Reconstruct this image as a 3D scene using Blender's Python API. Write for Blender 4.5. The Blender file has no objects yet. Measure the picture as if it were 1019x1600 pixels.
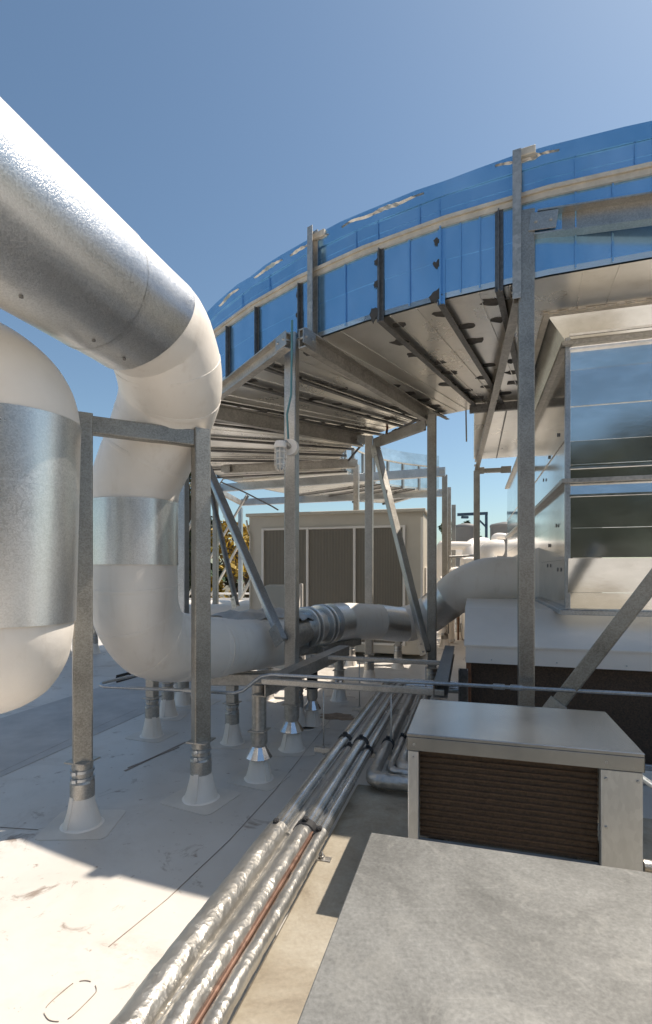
import bpy, bmesh, math, random
from mathutils import Vector, Matrix, noise
random.seed(7)
SC = bpy.context.scene
C = SC.collection
R_ = math.radians

# ------------------------------------------------------------------ camera, sky, sun, exposure
CAM_H = 2.0
cam_d = bpy.data.cameras.new('camera')
cam = bpy.data.objects.new('camera', cam_d); C.objects.link(cam)
cam.location = (0, 0, CAM_H); cam.rotation_euler = (R_(90), 0, 0)
cam_d.sensor_fit = 'AUTO'; cam_d.sensor_width = 36; cam_d.lens = 18.0
cam_d.shift_y = 90/1600; cam_d.clip_start = 0.05; cam_d.clip_end = 3000
SC.camera = cam
SUN_AZ, SUN_EL = 71, 59          # degrees right of the view axis, degrees up
w = bpy.data.worlds.new('World'); SC.world = w; w.use_nodes = True
nt = w.node_tree; bg = nt.nodes['Background']
sky = nt.nodes.new('ShaderNodeTexSky'); sky.sky_type = 'NISHITA'; sky.sun_disc = False
sky.sun_elevation = R_(SUN_EL); sky.sun_rotation = R_(SUN_AZ)
sky.altitude = 100; sky.air_density = 1.0; sky.dust_density = 1.1; sky.ozone_density = 0.7
tint = nt.nodes.new('ShaderNodeMix'); tint.data_type = 'RGBA'; tint.blend_type = 'MULTIPLY'
tint.inputs[0].default_value = 1; tint.inputs[7].default_value = (.90, 1.0, .98, 1)      # clear coastal air, a little greener than the model's
nt.links.new(sky.outputs[0], tint.inputs[6]); nt.links.new(tint.outputs[2], bg.inputs[0]); bg.inputs[1].default_value = 0.052
sl = bpy.data.lights.new('sun', 'SUN'); sl.energy = 2.45; sl.angle = R_(0.5); sl.color = (1, .90, .775)
so = bpy.data.objects.new('sun', sl); C.objects.link(so)
sdir = Vector((math.sin(R_(SUN_AZ))*math.cos(R_(SUN_EL)), math.cos(R_(SUN_AZ))*math.cos(R_(SUN_EL)), math.sin(R_(SUN_EL))))
so.rotation_euler = sdir.to_track_quat('Z', 'Y').to_euler()
so.location = sdir*30
SC.view_settings.view_transform = 'Standard'; SC.view_settings.look = 'None'
SC.view_settings.exposure = 1.4; SC.view_settings.gamma = 1
SC.render.engine = 'CYCLES'
SC.cycles.max_bounces = 10; SC.cycles.diffuse_bounces = 6; SC.cycles.glossy_bounces = 6

# ------------------------------------------------------------------ places
def P(px, py, D):                 # a sight line of the photograph at a distance D
    return Vector(((px-509.5)/800*D, D, CAM_H+(890-py)/800*D))
def RF(px, py, z=0.0):            # where that sight line meets a level z
    return P(px, py, (CAM_H-z)*800/(py-890))
EX = Vector((.9613, -.2756, 0)); EY = Vector((.2756, .9613, 0))   # the building's own axes
def UV(u, v, z=0.0):
    p = EX*u+EY*v; p.z = z; return p
ZUP = Vector((0, 0, 1))

# ------------------------------------------------------------------ materials
def new_mat(name):
    m = bpy.data.materials.new(name); m.use_nodes = True
    n = m.node_tree; b = n.nodes['Principled BSDF']; return m, n, b
def nd(n, t, **kw):
    x = n.nodes.new(t)
    for k, v in kw.items():
        if k.startswith('i_'): x.inputs[k[2:].replace('_', ' ')].default_value = v
        else: setattr(x, k, v)
    return x
def ramp(n, stops):
    r = n.nodes.new('ShaderNodeValToRGB'); e = r.color_ramp.elements
    while len(e) < len(stops): e.new(.5)
    for k, (p, c) in enumerate(stops):
        e[k].position = p; e[k].color = (c[0], c[1], c[2], 1)
    return r
def coords(n, sc=(1, 1, 1)):
    t = n.nodes.new('ShaderNodeTexCoord'); m = n.nodes.new('ShaderNodeMapping')
    m.inputs['Scale'].default_value = sc
    n.links.new(t.outputs['Object'], m.inputs['Vector']); return m.outputs[0]
def bump(n, b, h, strength=.2, dist=.01):
    x = n.nodes.new('ShaderNodeBump'); x.inputs['Strength'].default_value = strength; x.inputs['Distance'].default_value = dist
    n.links.new(h, x.inputs['Height']); n.links.new(x.outputs[0], b.inputs['Normal']); return x
def mix(n, a, b_, f, mode='MIX'):
    x = n.nodes.new('ShaderNodeMix'); x.data_type = 'RGBA'; x.blend_type = mode
    for sock, v in ((x.inputs[0], f), (x.inputs[6], a), (x.inputs[7], b_)):
        if hasattr(v, 'is_output'): n.links.new(v, sock)
        else: sock.default_value = v if isinstance(v, float) else (v[0], v[1], v[2], 1)
    return x.outputs[2]

def metal(name, c1, c2, rough=.4, rvar=.12, cell=45, metallic=.9, bumps=.06, sc=(1, 1, 1), cloud=2.2, stain=None, stain_amt=.3, cw=.3):
    m, n, b = new_mat(name); v = coords(n, sc)
    vo = nd(n, 'ShaderNodeTexVoronoi', i_Scale=cell); n.links.new(v, vo.inputs['Vector'])
    no = nd(n, 'ShaderNodeTexNoise', i_Scale=cloud, i_Detail=6.0, i_Roughness=.62); n.links.new(v, no.inputs['Vector'])
    sep = n.nodes.new('ShaderNodeSeparateColor'); n.links.new(vo.outputs['Color'], sep.inputs[0])
    ad = nd(n, 'ShaderNodeMath', operation='MULTIPLY_ADD'); n.links.new(sep.outputs[0], ad.inputs[0])
    ad.inputs[1].default_value = cw; n.links.new(no.outputs[0], ad.inputs[2])
    r = ramp(n, ((.33+cw*.1, c1), (.68+cw*.75, c2))); n.links.new(ad.outputs[0], r.inputs[0])
    col = r.outputs[0]
    if stain:
        n2 = nd(n, 'ShaderNodeTexNoise', i_Scale=cloud*2.6, i_Detail=8.0, i_Roughness=.7); n.links.new(v, n2.inputs['Vector'])
        r2 = ramp(n, ((.55, (0, 0, 0)), (.75, (stain_amt,)*3))); n.links.new(n2.outputs[0], r2.inputs[0])
        col = mix(n, col, stain, r2.outputs[0])
    n.links.new(col, b.inputs['Base Color'])
    mr = nd(n, 'ShaderNodeMapRange'); n.links.new(ad.outputs[0], mr.inputs[0])
    mr.inputs[1].default_value = .3; mr.inputs[2].default_value = 1.1
    mr.inputs[3].default_value = rough-rvar; mr.inputs[4].default_value = rough+rvar
    n.links.new(mr.outputs[0], b.inputs['Roughness'])
    b.inputs['Metallic'].default_value = metallic
    if bumps: bump(n, b, ad.outputs[0], bumps, .01)
    return m
def plain(name, c, rough=.6, metallic=0.0, var=.18, scale=3.0, bumps=.05, spec=None):
    m, n, b = new_mat(name); v = coords(n)
    no = nd(n, 'ShaderNodeTexNoise', i_Scale=scale, i_Detail=7.0, i_Roughness=.65); n.links.new(v, no.inputs['Vector'])
    lo = tuple(x*(1-var) for x in c); hi = tuple(min(1, x*(1+var)) for x in c)
    r = ramp(n, ((.3, lo), (.7, hi))); n.links.new(no.outputs[0], r.inputs[0]); n.links.new(r.outputs[0], b.inputs['Base Color'])
    b.inputs['Roughness'].default_value = rough; b.inputs['Metallic'].default_value = metallic
    if bumps: bump(n, b, no.outputs[0], bumps, .02)
    return m

M = {}
ROOF_O = (2, 3)          # where the roof slab's own origin lies
M['galv'] = metal('galvanised_steel', (.34, .325, .30), (.58, .56, .525), .44, .10, 110, .85, .08, stain=(.20, .16, .12), stain_amt=.35)
M['galv_dark'] = metal('dull_dark_galvanised_steel', (.24, .225, .20), (.46, .44, .40), .46, .10, 110, .8, .08, stain=(.42, .41, .39), stain_amt=.35)
M['galv_blue'] = metal('bluish_galvanised_steel', (.34, .355, .37), (.58, .60, .62), .40, .10, 90, .9, .06)
M['beam'] = metal('weathered_beam_steel', (.36, .335, .295), (.62, .58, .53), .45, .12, 40, .75, .12, stain=(.16, .12, .085), stain_amt=.5)
M['jacket'] = metal('stucco_aluminium', (.66, .65, .63), (.86, .85, .83), .32, .06, 130, .97, .30, cloud=1.0, cw=.45)
M['shiny'] = metal('bright_sheet_steel', (.62, .62, .62), (.86, .86, .86), .2, .06, 18, 1.0, .03)
M['under'] = metal('duct_underside_sheet', (.80, .77, .71), (.93, .90, .85), .32, .07, 9, .9, .03, cw=.03, cloud=1.1, stain=(.45, .39, .31), stain_amt=.3)
M['duct'] = metal('duct_sheet_metal', (.60, .60, .58), (.84, .84, .82), .15, .05, 5, .97, .07, cw=.0, cloud=1.5, sc=(1, 1, 2.2), stain=(.42, .40, .36), stain_amt=.3)
M['blue'] = metal('blue_filmed_sheet', (.22, .46, .70), (.36, .60, .84), .25, .08, 4, .75, .04, cw=.0, cloud=1.6, sc=(1, 1, .5), stain=(.36, .42, .50), stain_amt=.22)
M['blue_pale'] = metal('pale_blue_filmed_sheet', (.28, .40, .52), (.42, .54, .66), .30, .10, 4, .5, .06, cw=.0, cloud=1.6)
M['cream'] = plain('cream_flange_paint', (.62, .55, .45), .5, .2, .25, 6, .1)
M['sealant'] = plain('black_sealant', (.075, .066, .056), .6, 0, .5, 9, .4)
M['rib'] = metal('dark_stiffener_steel', (.12, .115, .11), (.26, .25, .24), .45, .1, 40, .7, .1)
M['pvc'] = plain('white_insulation_jacket', (.88, .82, .745), .50, 0, .05, 1.6, .10)
def pvc_mat():
    m, n, b = new_mat('white_insulation_jacket'); v = coords(n); v2 = coords(n, (9, 9, 1.1))
    a = nd(n, 'ShaderNodeTexNoise', i_Scale=2.2, i_Detail=6.0, i_Roughness=.6); n.links.new(v, a.inputs['Vector'])
    d = nd(n, 'ShaderNodeTexNoise', i_Scale=1.0, i_Detail=6.0, i_Roughness=.65); n.links.new(v2, d.inputs['Vector'])
    r = ramp(n, ((.3, (.85, .785, .705)), (.7, (.905, .85, .78)))); n.links.new(a.outputs[0], r.inputs[0])
    dr = ramp(n, ((.56, (0, 0, 0)), (.74, (.30, .30, .30)))); n.links.new(d.outputs[0], dr.inputs[0])
    n.links.new(mix(n, r.outputs[0], (.62, .53, .43), dr.outputs[0]), b.inputs['Base Color'])
    b.inputs['Roughness'].default_value = .46; bump(n, b, a.outputs[0], .35, .03); return m
M['pvc'] = pvc_mat()
M['patch'] = plain('newer_membrane_patch', (.62, .575, .515), .5, 0, .10, 3, .1)
M['white'] = plain('white_painted_sheet', (.83, .78, .715), .45, 0, .05, 2.0, .05)
M['tan'] = plain('beige_painted_sheet', (.58, .53, .445), .5, 0, .06, 1.5, .04)
M['dark'] = plain('black_filter_mesh', (.075, .048, .030), .7, 0, .5, 60, .4)
M['brown'] = plain('brown_coil_tube', (.10, .06, .035), .45, .3, .4, 20, .2)
M['copper'] = metal('tarnished_copper', (.15, .085, .062), (.28, .17, .125), .45, .1, 30, .6, .1)
M['rubber'] = plain('black_rubber', (.02, .02, .022), .6, 0, .3, 8, .2)
M['crane'] = plain('dark_blue_paint', (.03, .06, .10), .45, .1, .3, 3, .05)
M['tank'] = plain('grey_tank_plastic', (.20, .19, .175), .6, 0, .1, 1, .05)
M['bark'] = plain('bark', (.11, .08, .055), .9, 0, .4, 6, .8)
M['rust'] = plain('rusty_steel', (.22, .10, .05), .7, .3, .4, 14, .3)
M['cable'] = plain('teal_cable', (.09, .22, .24), .5, 0, .1, 5, .02)

def foil_mat():
    m, n, b = new_mat('crinkled_foil'); v = coords(n, (1, .7, 1))
    a = nd(n, 'ShaderNodeTexNoise', i_Scale=6.0, i_Detail=6.0, i_Roughness=.6); n.links.new(v, a.inputs['Vector'])
    wv = nd(n, 'ShaderNodeVectorMath', operation='MULTIPLY_ADD'); n.links.new(a.outputs['Color'], wv.inputs[0]); wv.inputs[1].default_value = (.10, .10, .10); n.links.new(v, wv.inputs[2])
    v1 = nd(n, 'ShaderNodeTexVoronoi', i_Scale=17.0); n.links.new(wv.outputs[0], v1.inputs['Vector'])
    v2 = nd(n, 'ShaderNodeTexVoronoi', i_Scale=47.0); n.links.new(wv.outputs[0], v2.inputs['Vector'])
    s1 = nd(n, 'ShaderNodeMath', operation='MULTIPLY_ADD'); n.links.new(v2.outputs[0], s1.inputs[0]); s1.inputs[1].default_value = .4; n.links.new(v1.outputs[0], s1.inputs[2])
    s = nd(n, 'ShaderNodeMath', operation='MULTIPLY_ADD'); n.links.new(a.outputs[0], s.inputs[0]); s.inputs[1].default_value = .8; n.links.new(s1.outputs[0], s.inputs[2])
    r = ramp(n, ((.3, (.36, .345, .32)), (.7, (.62, .60, .56)))); n.links.new(a.outputs[0], r.inputs[0])
    n.links.new(r.outputs[0], b.inputs['Base Color']); b.inputs['Metallic'].default_value = .92; b.inputs['Roughness'].default_value = .36
    bump(n, b, s.outputs[0], .32, .014); return m
M['foil'] = foil_mat()
M['line'] = metal('smooth_silver_wrap', (.50, .50, .49), (.78, .77, .75), .27, .08, 25, .95, .10, cw=.1, cloud=5)
M['case'] = metal('galvanised_casing', (.46, .47, .47), (.64, .65, .645), .36, .10, 60, .5, .05, cw=.15, cloud=2, stain=(.30, .28, .24), stain_amt=.4, sc=(1, 1, .4))
M['top'] = metal('glossy_galvanised_top', (.25, .26, .265), (.40, .41, .415), .26, .03, 60, .9, .0, cw=.03, cloud=1.5)
M['sheet'] = plain('grey_plastic_sheet', (.50, .50, .49), .3, 0, .2, 5, .1)

def fins_mat():
    m, n, b = new_mat('vertical_fin_coil'); v = coords(n)
    wv = nd(n, 'ShaderNodeTexWave', i_Scale=9.0, wave_type='BANDS', bands_direction='X'); n.links.new(v, wv.inputs['Vector'])
    no = nd(n, 'ShaderNodeTexNoise', i_Scale=2.0, i_Detail=5.0); n.links.new(v, no.inputs['Vector'])
    r = ramp(n, ((0, (.13, .115, .09)), (1, (.29, .255, .205)))); n.links.new(wv.outputs[0], r.inputs[0])
    c = mix(n, r.outputs[0], (.21, .185, .145), no.outputs[0]); n.links.new(c, b.inputs['Base Color'])
    b.inputs['Roughness'].default_value = .6; bump(n, b, wv.outputs[0], .5, .02); return m
M['fins'] = fins_mat()

DIRT = [(q.x-ROOF_O[0], q.y-ROOF_O[1], r_, w_) for q, r_, w_ in ((RF(470, 1255), .8, 1.0), (RF(505, 1130), .9, 1.0), (RF(330, 1315), .9, .7), (RF(240, 1180), 1.2, .7), (RF(420, 1130), 1.5, .6), (RF(230, 1320), 1.0, .6), (RF(120, 1230), .8, .45), (RF(600, 1030), 2.5, .8))]
def roof_mat():
    m, n, b = new_mat('white_roof_membrane'); v = coords(n)
    a = nd(n, 'ShaderNodeTexNoise', i_Scale=.55, i_Detail=9.0, i_Roughness=.66); n.links.new(v, a.inputs['Vector'])
    r = ramp(n, ((.32, (.53, .495, .45)), (.62, (.63, .60, .56)))); n.links.new(a.outputs[0], r.inputs[0])
    d = nd(n, 'ShaderNodeTexNoise', i_Scale=1.3, i_Detail=12.0, i_Roughness=.74, i_Distortion=.4); n.links.new(v, d.inputs['Vector'])
    dr = ramp(n, ((.53, (0, 0, 0)), (.68, (.7, .7, .7)))); n.links.new(d.outputs[0], dr.inputs[0])
    lg = nd(n, 'ShaderNodeTexNoise', i_Scale=.35, i_Detail=3.0); n.links.new(v, lg.inputs['Vector'])
    lr = ramp(n, ((.40, (.25, .25, .25)), (.6, (1, 1, 1)))); n.links.new(lg.outputs[0], lr.inputs[0])
    c = mix(n, r.outputs[0], (.30, .235, .18), mix(n, dr.outputs[0], lr.outputs[0], 1.0, 'MULTIPLY'))
    d2 = nd(n, 'ShaderNodeTexNoise', i_Scale=3.4, i_Detail=12.0, i_Roughness=.72, i_Distortion=.8); n.links.new(v, d2.inputs['Vector'])
    acc = None
    for (cx, cy, rr, wt) in DIRT:
        ds = nd(n, 'ShaderNodeVectorMath', operation='DISTANCE'); n.links.new(v, ds.inputs[0]); ds.inputs[1].default_value = (cx, cy, 0)
        mr = nd(n, 'ShaderNodeMapRange'); n.links.new(ds.outputs['Value'], mr.inputs[0]); mr.inputs[1].default_value = 0; mr.inputs[2].default_value = rr; mr.inputs[3].default_value = wt; mr.inputs[4].default_value = 0
        if acc is None: acc = mr.outputs[0]
        else:
            mx = nd(n, 'ShaderNodeMath', operation='MAXIMUM'); n.links.new(acc, mx.inputs[0]); n.links.new(mr.outputs[0], mx.inputs[1]); acc = mx.outputs[0]
    th = nd(n, 'ShaderNodeMath', operation='MULTIPLY_ADD'); n.links.new(acc, th.inputs[0]); th.inputs[1].default_value = .26; n.links.new(d2.outputs[0], th.inputs[2])
    tr = ramp(n, ((.60, (0, 0, 0)), (.68, (.8, .8, .8)))); n.links.new(th.outputs[0], tr.inputs[0])
    c = mix(n, c, (.20, .145, .105), tr.outputs[0])
    sp = nd(n, 'ShaderNodeTexNoise', i_Scale=14.0, i_Detail=4.0, i_Roughness=.6); n.links.new(v, sp.inputs['Vector'])
    sr = ramp(n, ((.66, (0, 0, 0)), (.73, (.8, .8, .8)))); n.links.new(sp.outputs[0], sr.inputs[0])
    c = mix(n, c, (.22, .14, .10), sr.outputs[0])
    n.links.new(c, b.inputs['Base Color']); b.inputs['Roughness'].default_value = .42
    bump(n, b, d.outputs[0], .12, .02); return m
M['roof'] = roof_mat()
M['strip'] = plain('grey_strip_sheet', (.44, .42, .40), .55, 0, .2, 1.5, .1)
M['seam'] = plain('dirty_membrane_seam', (.30, .25, .21), .7, 0, .4, 6, .1)
M['stain'] = plain('brown_roof_dirt', (.30, .22, .16), .85, 0, .4, 9, .3)

def pad_mat():
    m, n, b = new_mat('stained_concrete'); v = coords(n)
    a = nd(n, 'ShaderNodeTexNoise', i_Scale=1.6, i_Detail=10.0, i_Roughness=.7, i_Distortion=.5); n.links.new(v, a.inputs['Vector'])
    r = ramp(n, ((.36, (.19, .155, .115)), (.47, (.29, .25, .19)), (.62, (.37, .335, .27)))); n.links.new(a.outputs[0], r.inputs[0])
    f = nd(n, 'ShaderNodeTexNoise', i_Scale=60.0, i_Detail=4.0); n.links.new(v, f.inputs['Vector'])
    c = mix(n, r.outputs[0], f.outputs[0], .18, 'OVERLAY'); n.links.new(c, b.inputs['Base Color'])
    b.inputs['Roughness'].default_value = .6; bump(n, b, f.outputs[0], .25, .005); return m
M['pad'] = pad_mat()

def panel_mat():
    m, n, b = new_mat('dull_spangled_sheet'); v = coords(n)
    a = nd(n, 'ShaderNodeTexNoise', i_Scale=2.4, i_Detail=11.0, i_Roughness=.72, i_Distortion=.6); n.links.new(v, a.inputs['Vector'])
    r = ramp(n, ((.36, (.135, .134, .125)), (.5, (.21, .208, .195)), (.64, (.29, .287, .27)))); n.links.new(a.outputs[0], r.inputs[0])
    vo = nd(n, 'ShaderNodeTexVoronoi', i_Scale=95.0); n.links.new(v, vo.inputs['Vector'])
    f = nd(n, 'ShaderNodeTexNoise', i_Scale=110.0, i_Detail=4.0, i_Roughness=.7); n.links.new(v, f.inputs['Vector'])
    fr = ramp(n, ((.35, (.25, .25, .25)), (.72, (.78, .78, .78)))); n.links.new(f.outputs[0], fr.inputs[0])
    c = mix(n, r.outputs[0], fr.outputs[0], .34, 'OVERLAY')
    mp = n.nodes.new('ShaderNodeMapping'); mp.inputs['Rotation'].default_value = (0, 0, .6); mp.inputs['Scale'].default_value = (3, 60, 3); n.links.new(v, mp.inputs['Vector'])
    sc = nd(n, 'ShaderNodeTexNoise', i_Scale=1.0, i_Detail=3.0, i_Roughness=.5, i_Distortion=.6); n.links.new(mp.outputs[0], sc.inputs['Vector'])
    sr = ramp(n, ((.68, (0, 0, 0)), (.74, (.2, .2, .2)))); n.links.new(sc.outputs[0], sr.inputs[0]); c = mix(n, c, (.46, .455, .43), sr.outputs[0])
    wm = nd(n, 'ShaderNodeTexNoise', i_Scale=5.5, i_Detail=9.0, i_Roughness=.75, i_Distortion=1.2); n.links.new(v, wm.inputs['Vector'])
    wr = ramp(n, ((.54, (0, 0, 0)), (.60, (.28, .28, .28)), (.66, (.06, .06, .06)))); n.links.new(wm.outputs[0], wr.inputs[0]); c = mix(n, c, (.36, .35, .32), wr.outputs[0])
    c = mix(n, c, vo.outputs['Distance'], .10, 'OVERLAY'); n.links.new(c, b.inputs['Base Color'])
    b.inputs['Metallic'].default_value = .35
    rr = ramp(n, ((.3, (.62, .62, .62)), (.7, (.44, .44, .44)))); n.links.new(a.outputs[0], rr.inputs[0]); n.links.new(rr.outputs[0], b.inputs['Roughness'])
    bump(n, b, f.outputs[0], .08, .004); return m
M['panel'] = panel_mat()

def glass_mat():
    m, n, b = new_mat('ribbed_lamp_glass'); b.inputs['Base Color'].default_value = (.85, .88, .88, 1)
    b.inputs['Roughness'].default_value = .15; b.inputs['Transmission Weight'].default_value = .7; return m
M['glass'] = glass_mat()
def leaf_mat(name, c):
    m, n, b = new_mat(name); g = n.nodes.new('ShaderNodeNewGeometry')
    r = ramp(n, ((0, tuple(x*.5 for x in c)), (1, tuple(x*1.5 for x in c)))); n.links.new(g.outputs['Random Per Island'], r.inputs[0])
    n.links.new(r.outputs[0], b.inputs['Base Color']); b.inputs['Roughness'].default_value = .6; return m
M['leaf_gold'] = leaf_mat('golden_leaves', (.36, .235, .03))
M['leaf_dark'] = leaf_mat('dark_leaves', (.035, .042, .012))
M['leaf_wood'] = leaf_mat('olive_leaves', (.115, .12, .075))
M['leaf_green'] = leaf_mat('green_leaves', (.055, .085, .03))
M['ground'] = plain('far_ground', (.12, .11, .08), .9, 0, .3, .05, 0)

# ------------------------------------------------------------------ mesh building
class MB:
    def __init__(s): s.v = []; s.f = []; s.sm = []; s.mi = []; s.mat = 0
    def add(s, vs, fs, smooth=False):
        o = len(s.v); s.v += [Vector(x) for x in vs]
        for f in fs: s.f.append(tuple(i+o for i in f)); s.sm.append(smooth); s.mi.append(s.mat)
        return s
    def extrude(s, prof, p0, p1, up=ZUP, caps=True, smooth=False):
        p0, p1 = Vector(p0), Vector(p1); d = (p1-p0).normalized(); up = Vector(up)
        if abs(d.dot(up.normalized())) > .99: up = Vector((EX.x, EX.y, 0))
        sx = d.cross(up).normalized(); sy = sx.cross(d).normalized(); n = len(prof)
        vs = [p+sx*a+sy*b for p in (p0, p1) for a, b in prof]
        fs = [(i, (i+1) % n, n+(i+1) % n, n+i) for i in range(n)]
        s.add(vs, fs, smooth)
        if caps: s.add(vs[:n], [tuple(range(n))[::-1]]); s.add(vs[n:], [tuple(range(n))])
        return s
    def box(s, c, size, ax=None, ay=None, bev=.006):
        ax = Vector(ax) if ax else EX; ay = Vector(ay) if ay else ax.cross(Vector((0, 0, -1))).normalized()
        az = ax.cross(ay).normalized(); c = Vector(c)
        if az.z < 0 and abs(az.z) > .5: az = -az
        hx, hy, hz = (q/2 for q in size); b = min(bev, hx*.4, hy*.4, hz*.4); 
        bm = bmesh.new(); bmesh.ops.create_cube(bm, size=1)
        for v in bm.verts: v.co = Vector((v.co.x*2*hx, v.co.y*2*hy, v.co.z*2*hz))
        if b > 0: bmesh.ops.bevel(bm, geom=list(bm.edges), offset=b, segments=1, affect='EDGES')
        bm.verts.index_update()
        s.add([c+ax*v.co.x+ay*v.co.y+az*v.co.z for v in bm.verts], [tuple(v.index for v in f.verts) for f in bm.faces]); bm.free(); return s
    def hexa(s, b4, t4):
        s.add(list(b4)+list(t4), [(3, 2, 1, 0), (4, 5, 6, 7)]+[(i, (i+1) % 4, 4+(i+1) % 4, 4+i) for i in range(4)]); return s
    def tube(s, pts, r, n=10, caps=True):
        pts = [Vector(p) for p in pts]; k = len(pts)
        rs = r if isinstance(r, (list, tuple)) else [r]*k
        t = [(pts[min(i+1, k-1)]-pts[max(i-1, 0)]).normalized() for i in range(k)]
        a = t[0].orthogonal().normalized(); o = len(s.v); vs = []
        for i in range(k):
            a = (a-t[i]*a.dot(t[i])).normalized(); b = t[i].cross(a)
            vs += [pts[i]+(a*math.cos(q)+b*math.sin(q))*rs[i] for q in (2*math.pi*j/n for j in range(n))]
        fs = [(i*n+j, i*n+(j+1) % n, (i+1)*n+(j+1) % n, (i+1)*n+j) for i in range(k-1) for j in range(n)]
        s.add(vs, fs, True)
        if caps: s.add(vs[:n], [tuple(range(n))[::-1]]); s.add(vs[-n:], [tuple(range(n))])
        return s
    def lathe(s, base, prof, n=24):                     # prof: (radius, height) upward from base
        base = Vector(base); vs = []
        for r, z in prof: vs += [base+Vector((r*math.cos(2*math.pi*j/n), r*math.sin(2*math.pi*j/n), z)) for j in range(n)]
        k = len(prof)
        for i in range(k-1):
            s.add(vs[i*n:(i+2)*n], [(j, (j+1) % n, n+(j+1) % n, n+j) for j in range(n)], True)
        s.add(vs[:n], [tuple(range(n))[::-1]]); s.add(vs[-n:], [tuple(range(n))]); return s
    def build(s, name, m, parent=None):
        me = bpy.data.meshes.new(name); off = Vector(parent.matrix_world.translation) if parent else Vector((0, 0, 0))
        if parent:
            off = Vector(parent['_o']) if '_o' in parent else off
        else:
            k = len(s.v); off = Vector((sum(v.x for v in s.v)/k, sum(v.y for v in s.v)/k, min(v.z for v in s.v)))
        me.from_pydata([v-off for v in s.v], [], s.f); 
        me.polygons.foreach_set('use_smooth', s.sm)
        ms = m if isinstance(m, (list, tuple)) else [m]
        for x in ms: me.materials.append(M[x])
        if len(ms) > 1: me.polygons.foreach_set('material_index', s.mi)
        me.update()
        bm = bmesh.new(); bm.from_mesh(me); bmesh.ops.remove_doubles(bm, verts=bm.verts, dist=1e-5)
        bmesh.ops.recalc_face_normals(bm, faces=bm.faces); 
        for e in bm.edges:
            if len(e.link_faces) == 2 and e.calc_face_angle(0) > .7: e.smooth = False
        bm.to_mesh(me); bm.free()
        o = bpy.data.objects.new(name, me); C.objects.link(o)
        if parent:
            o.parent = parent; OFF[o.name] = off
            if parent.name in MESHPAR: o.location = (0, 0, 0)
        else:
            o.location = off; OFF[o.name] = off
        return o
OFF = {}; MESHPAR = set()
ROOTS = {}
def thing(name, label, cat, loc, group=None):
    o = bpy.data.objects.new(name, None); C.objects.link(o); o.location = loc; o.empty_display_size = .1
    o['label'] = label; o['category'] = cat
    if group: o['group'] = group
    ROOTS[o.name] = Vector(loc); return o
def part(mb, name, m, parent):
    """a mesh in world coordinates, hung under its thing (or under a part that is a mesh)"""
    base = ROOTS[parent.name]
    k = MB(); k.v = [v-base for v in mb.v]; k.f, k.sm, k.mi = mb.f, mb.sm, mb.mi
    me_o = MB.build(k, name, m, None)
    # undo the centring that a top-level mesh gets
    off = me_o.location.copy(); me_o.parent = parent
    me_o.location = off
    ROOTS[me_o.name] = base+off
    return me_o
def single(mb, name, m, label, cat, group=None):
    o = mb.build(name, m); o['label'] = label; o['category'] = cat
    if group: o['group'] = group
    ROOTS[o.name] = o.location.copy(); return o
def struct(mb, name, m, label=None):
    o = mb.build(name, m); o['kind'] = 'structure'; ROOTS[o.name] = o.location.copy()
    if label: o['label'] = label
    return o

def rrect(w, h, r=.012, n=3):
    out = []
    for cx, cy, a0 in ((w/2-r, h/2-r, 0), (-w/2+r, h/2-r, 90), (-w/2+r, -h/2+r, 180), (w/2-r, -h/2+r, 270)):
        for k in range(n+1):
            a = R_(a0+90*k/n); out.append((cx+r*math.cos(a), cy+r*math.sin(a)))
    return out
def cprof(w, h, t=.012, flip=1):       # channel, web on one side
    p = [(-w/2, -h/2), (w/2, -h/2), (w/2, -h/2+t), (-w/2+t, -h/2+t), (-w/2+t, h/2-t), (w/2, h/2-t), (w/2, h/2), (-w/2, h/2)]
    return p if flip > 0 else [(-a, b) for a, b in p][::-1]
def lprof(w, h, t=.006):
    return [(-w/2, 0), (w/2, 0), (w/2, t), (-w/2+t, t), (-w/2+t, h), (-w/2, h)]
def spline(pts, sub=6):                # Catmull-Rom through (Vector, radius)
    out = []; n = len(pts)
    for i in range(n-1):
        a, b, c, d = pts[max(i-1, 0)], pts[i], pts[i+1], pts[min(i+2, n-1)]
        for k in range(sub):
            t = k/sub
            f = lambda p, q, r, s: .5*((2*q)+(r-p)*t+(2*p-5*q+4*r-s)*t*t+(3*q-p-3*r+s)*t**3)
            out.append((f(a[0], b[0], c[0], d[0]), f(a[1], b[1], c[1], d[1])))
    out.append(pts[-1]); return out
def tubepts(path, n=40, mb=None, caps=True):
    mb = mb or MB(); return mb.tube([p for p, r in path], [r for p, r in path], n, caps)

# ================================================================== SETTING
g = MB(); g.box((0, 600, -7), (3000, 3000, .2), (1, 0, 0), bev=0); struct(g, 'ground', 'ground')
rf = MB(); rf.box((2, 3, -3.5), (52, 54, 7.0), (1, 0, 0), bev=0)
roof = struct(rf, 'roof', 'roof')
# thin sheet, darker grey than the roof, laid as a strip across it, along the building's axis
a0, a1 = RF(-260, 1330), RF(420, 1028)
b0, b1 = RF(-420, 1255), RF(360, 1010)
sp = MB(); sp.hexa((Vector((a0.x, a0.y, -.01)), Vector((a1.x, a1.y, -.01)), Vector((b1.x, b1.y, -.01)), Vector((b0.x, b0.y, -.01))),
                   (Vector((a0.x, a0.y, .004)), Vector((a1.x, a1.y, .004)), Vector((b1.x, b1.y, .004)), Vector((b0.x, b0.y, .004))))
struct(sp, 'roof_strip', 'strip')
# the raised equipment pad
pd = MB(); pd.box(UV(1.19, .9, .21), (4.02, 5.6, .42), EX, EY, bev=.012); struct(pd, 'platform', 'pad')

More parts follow.
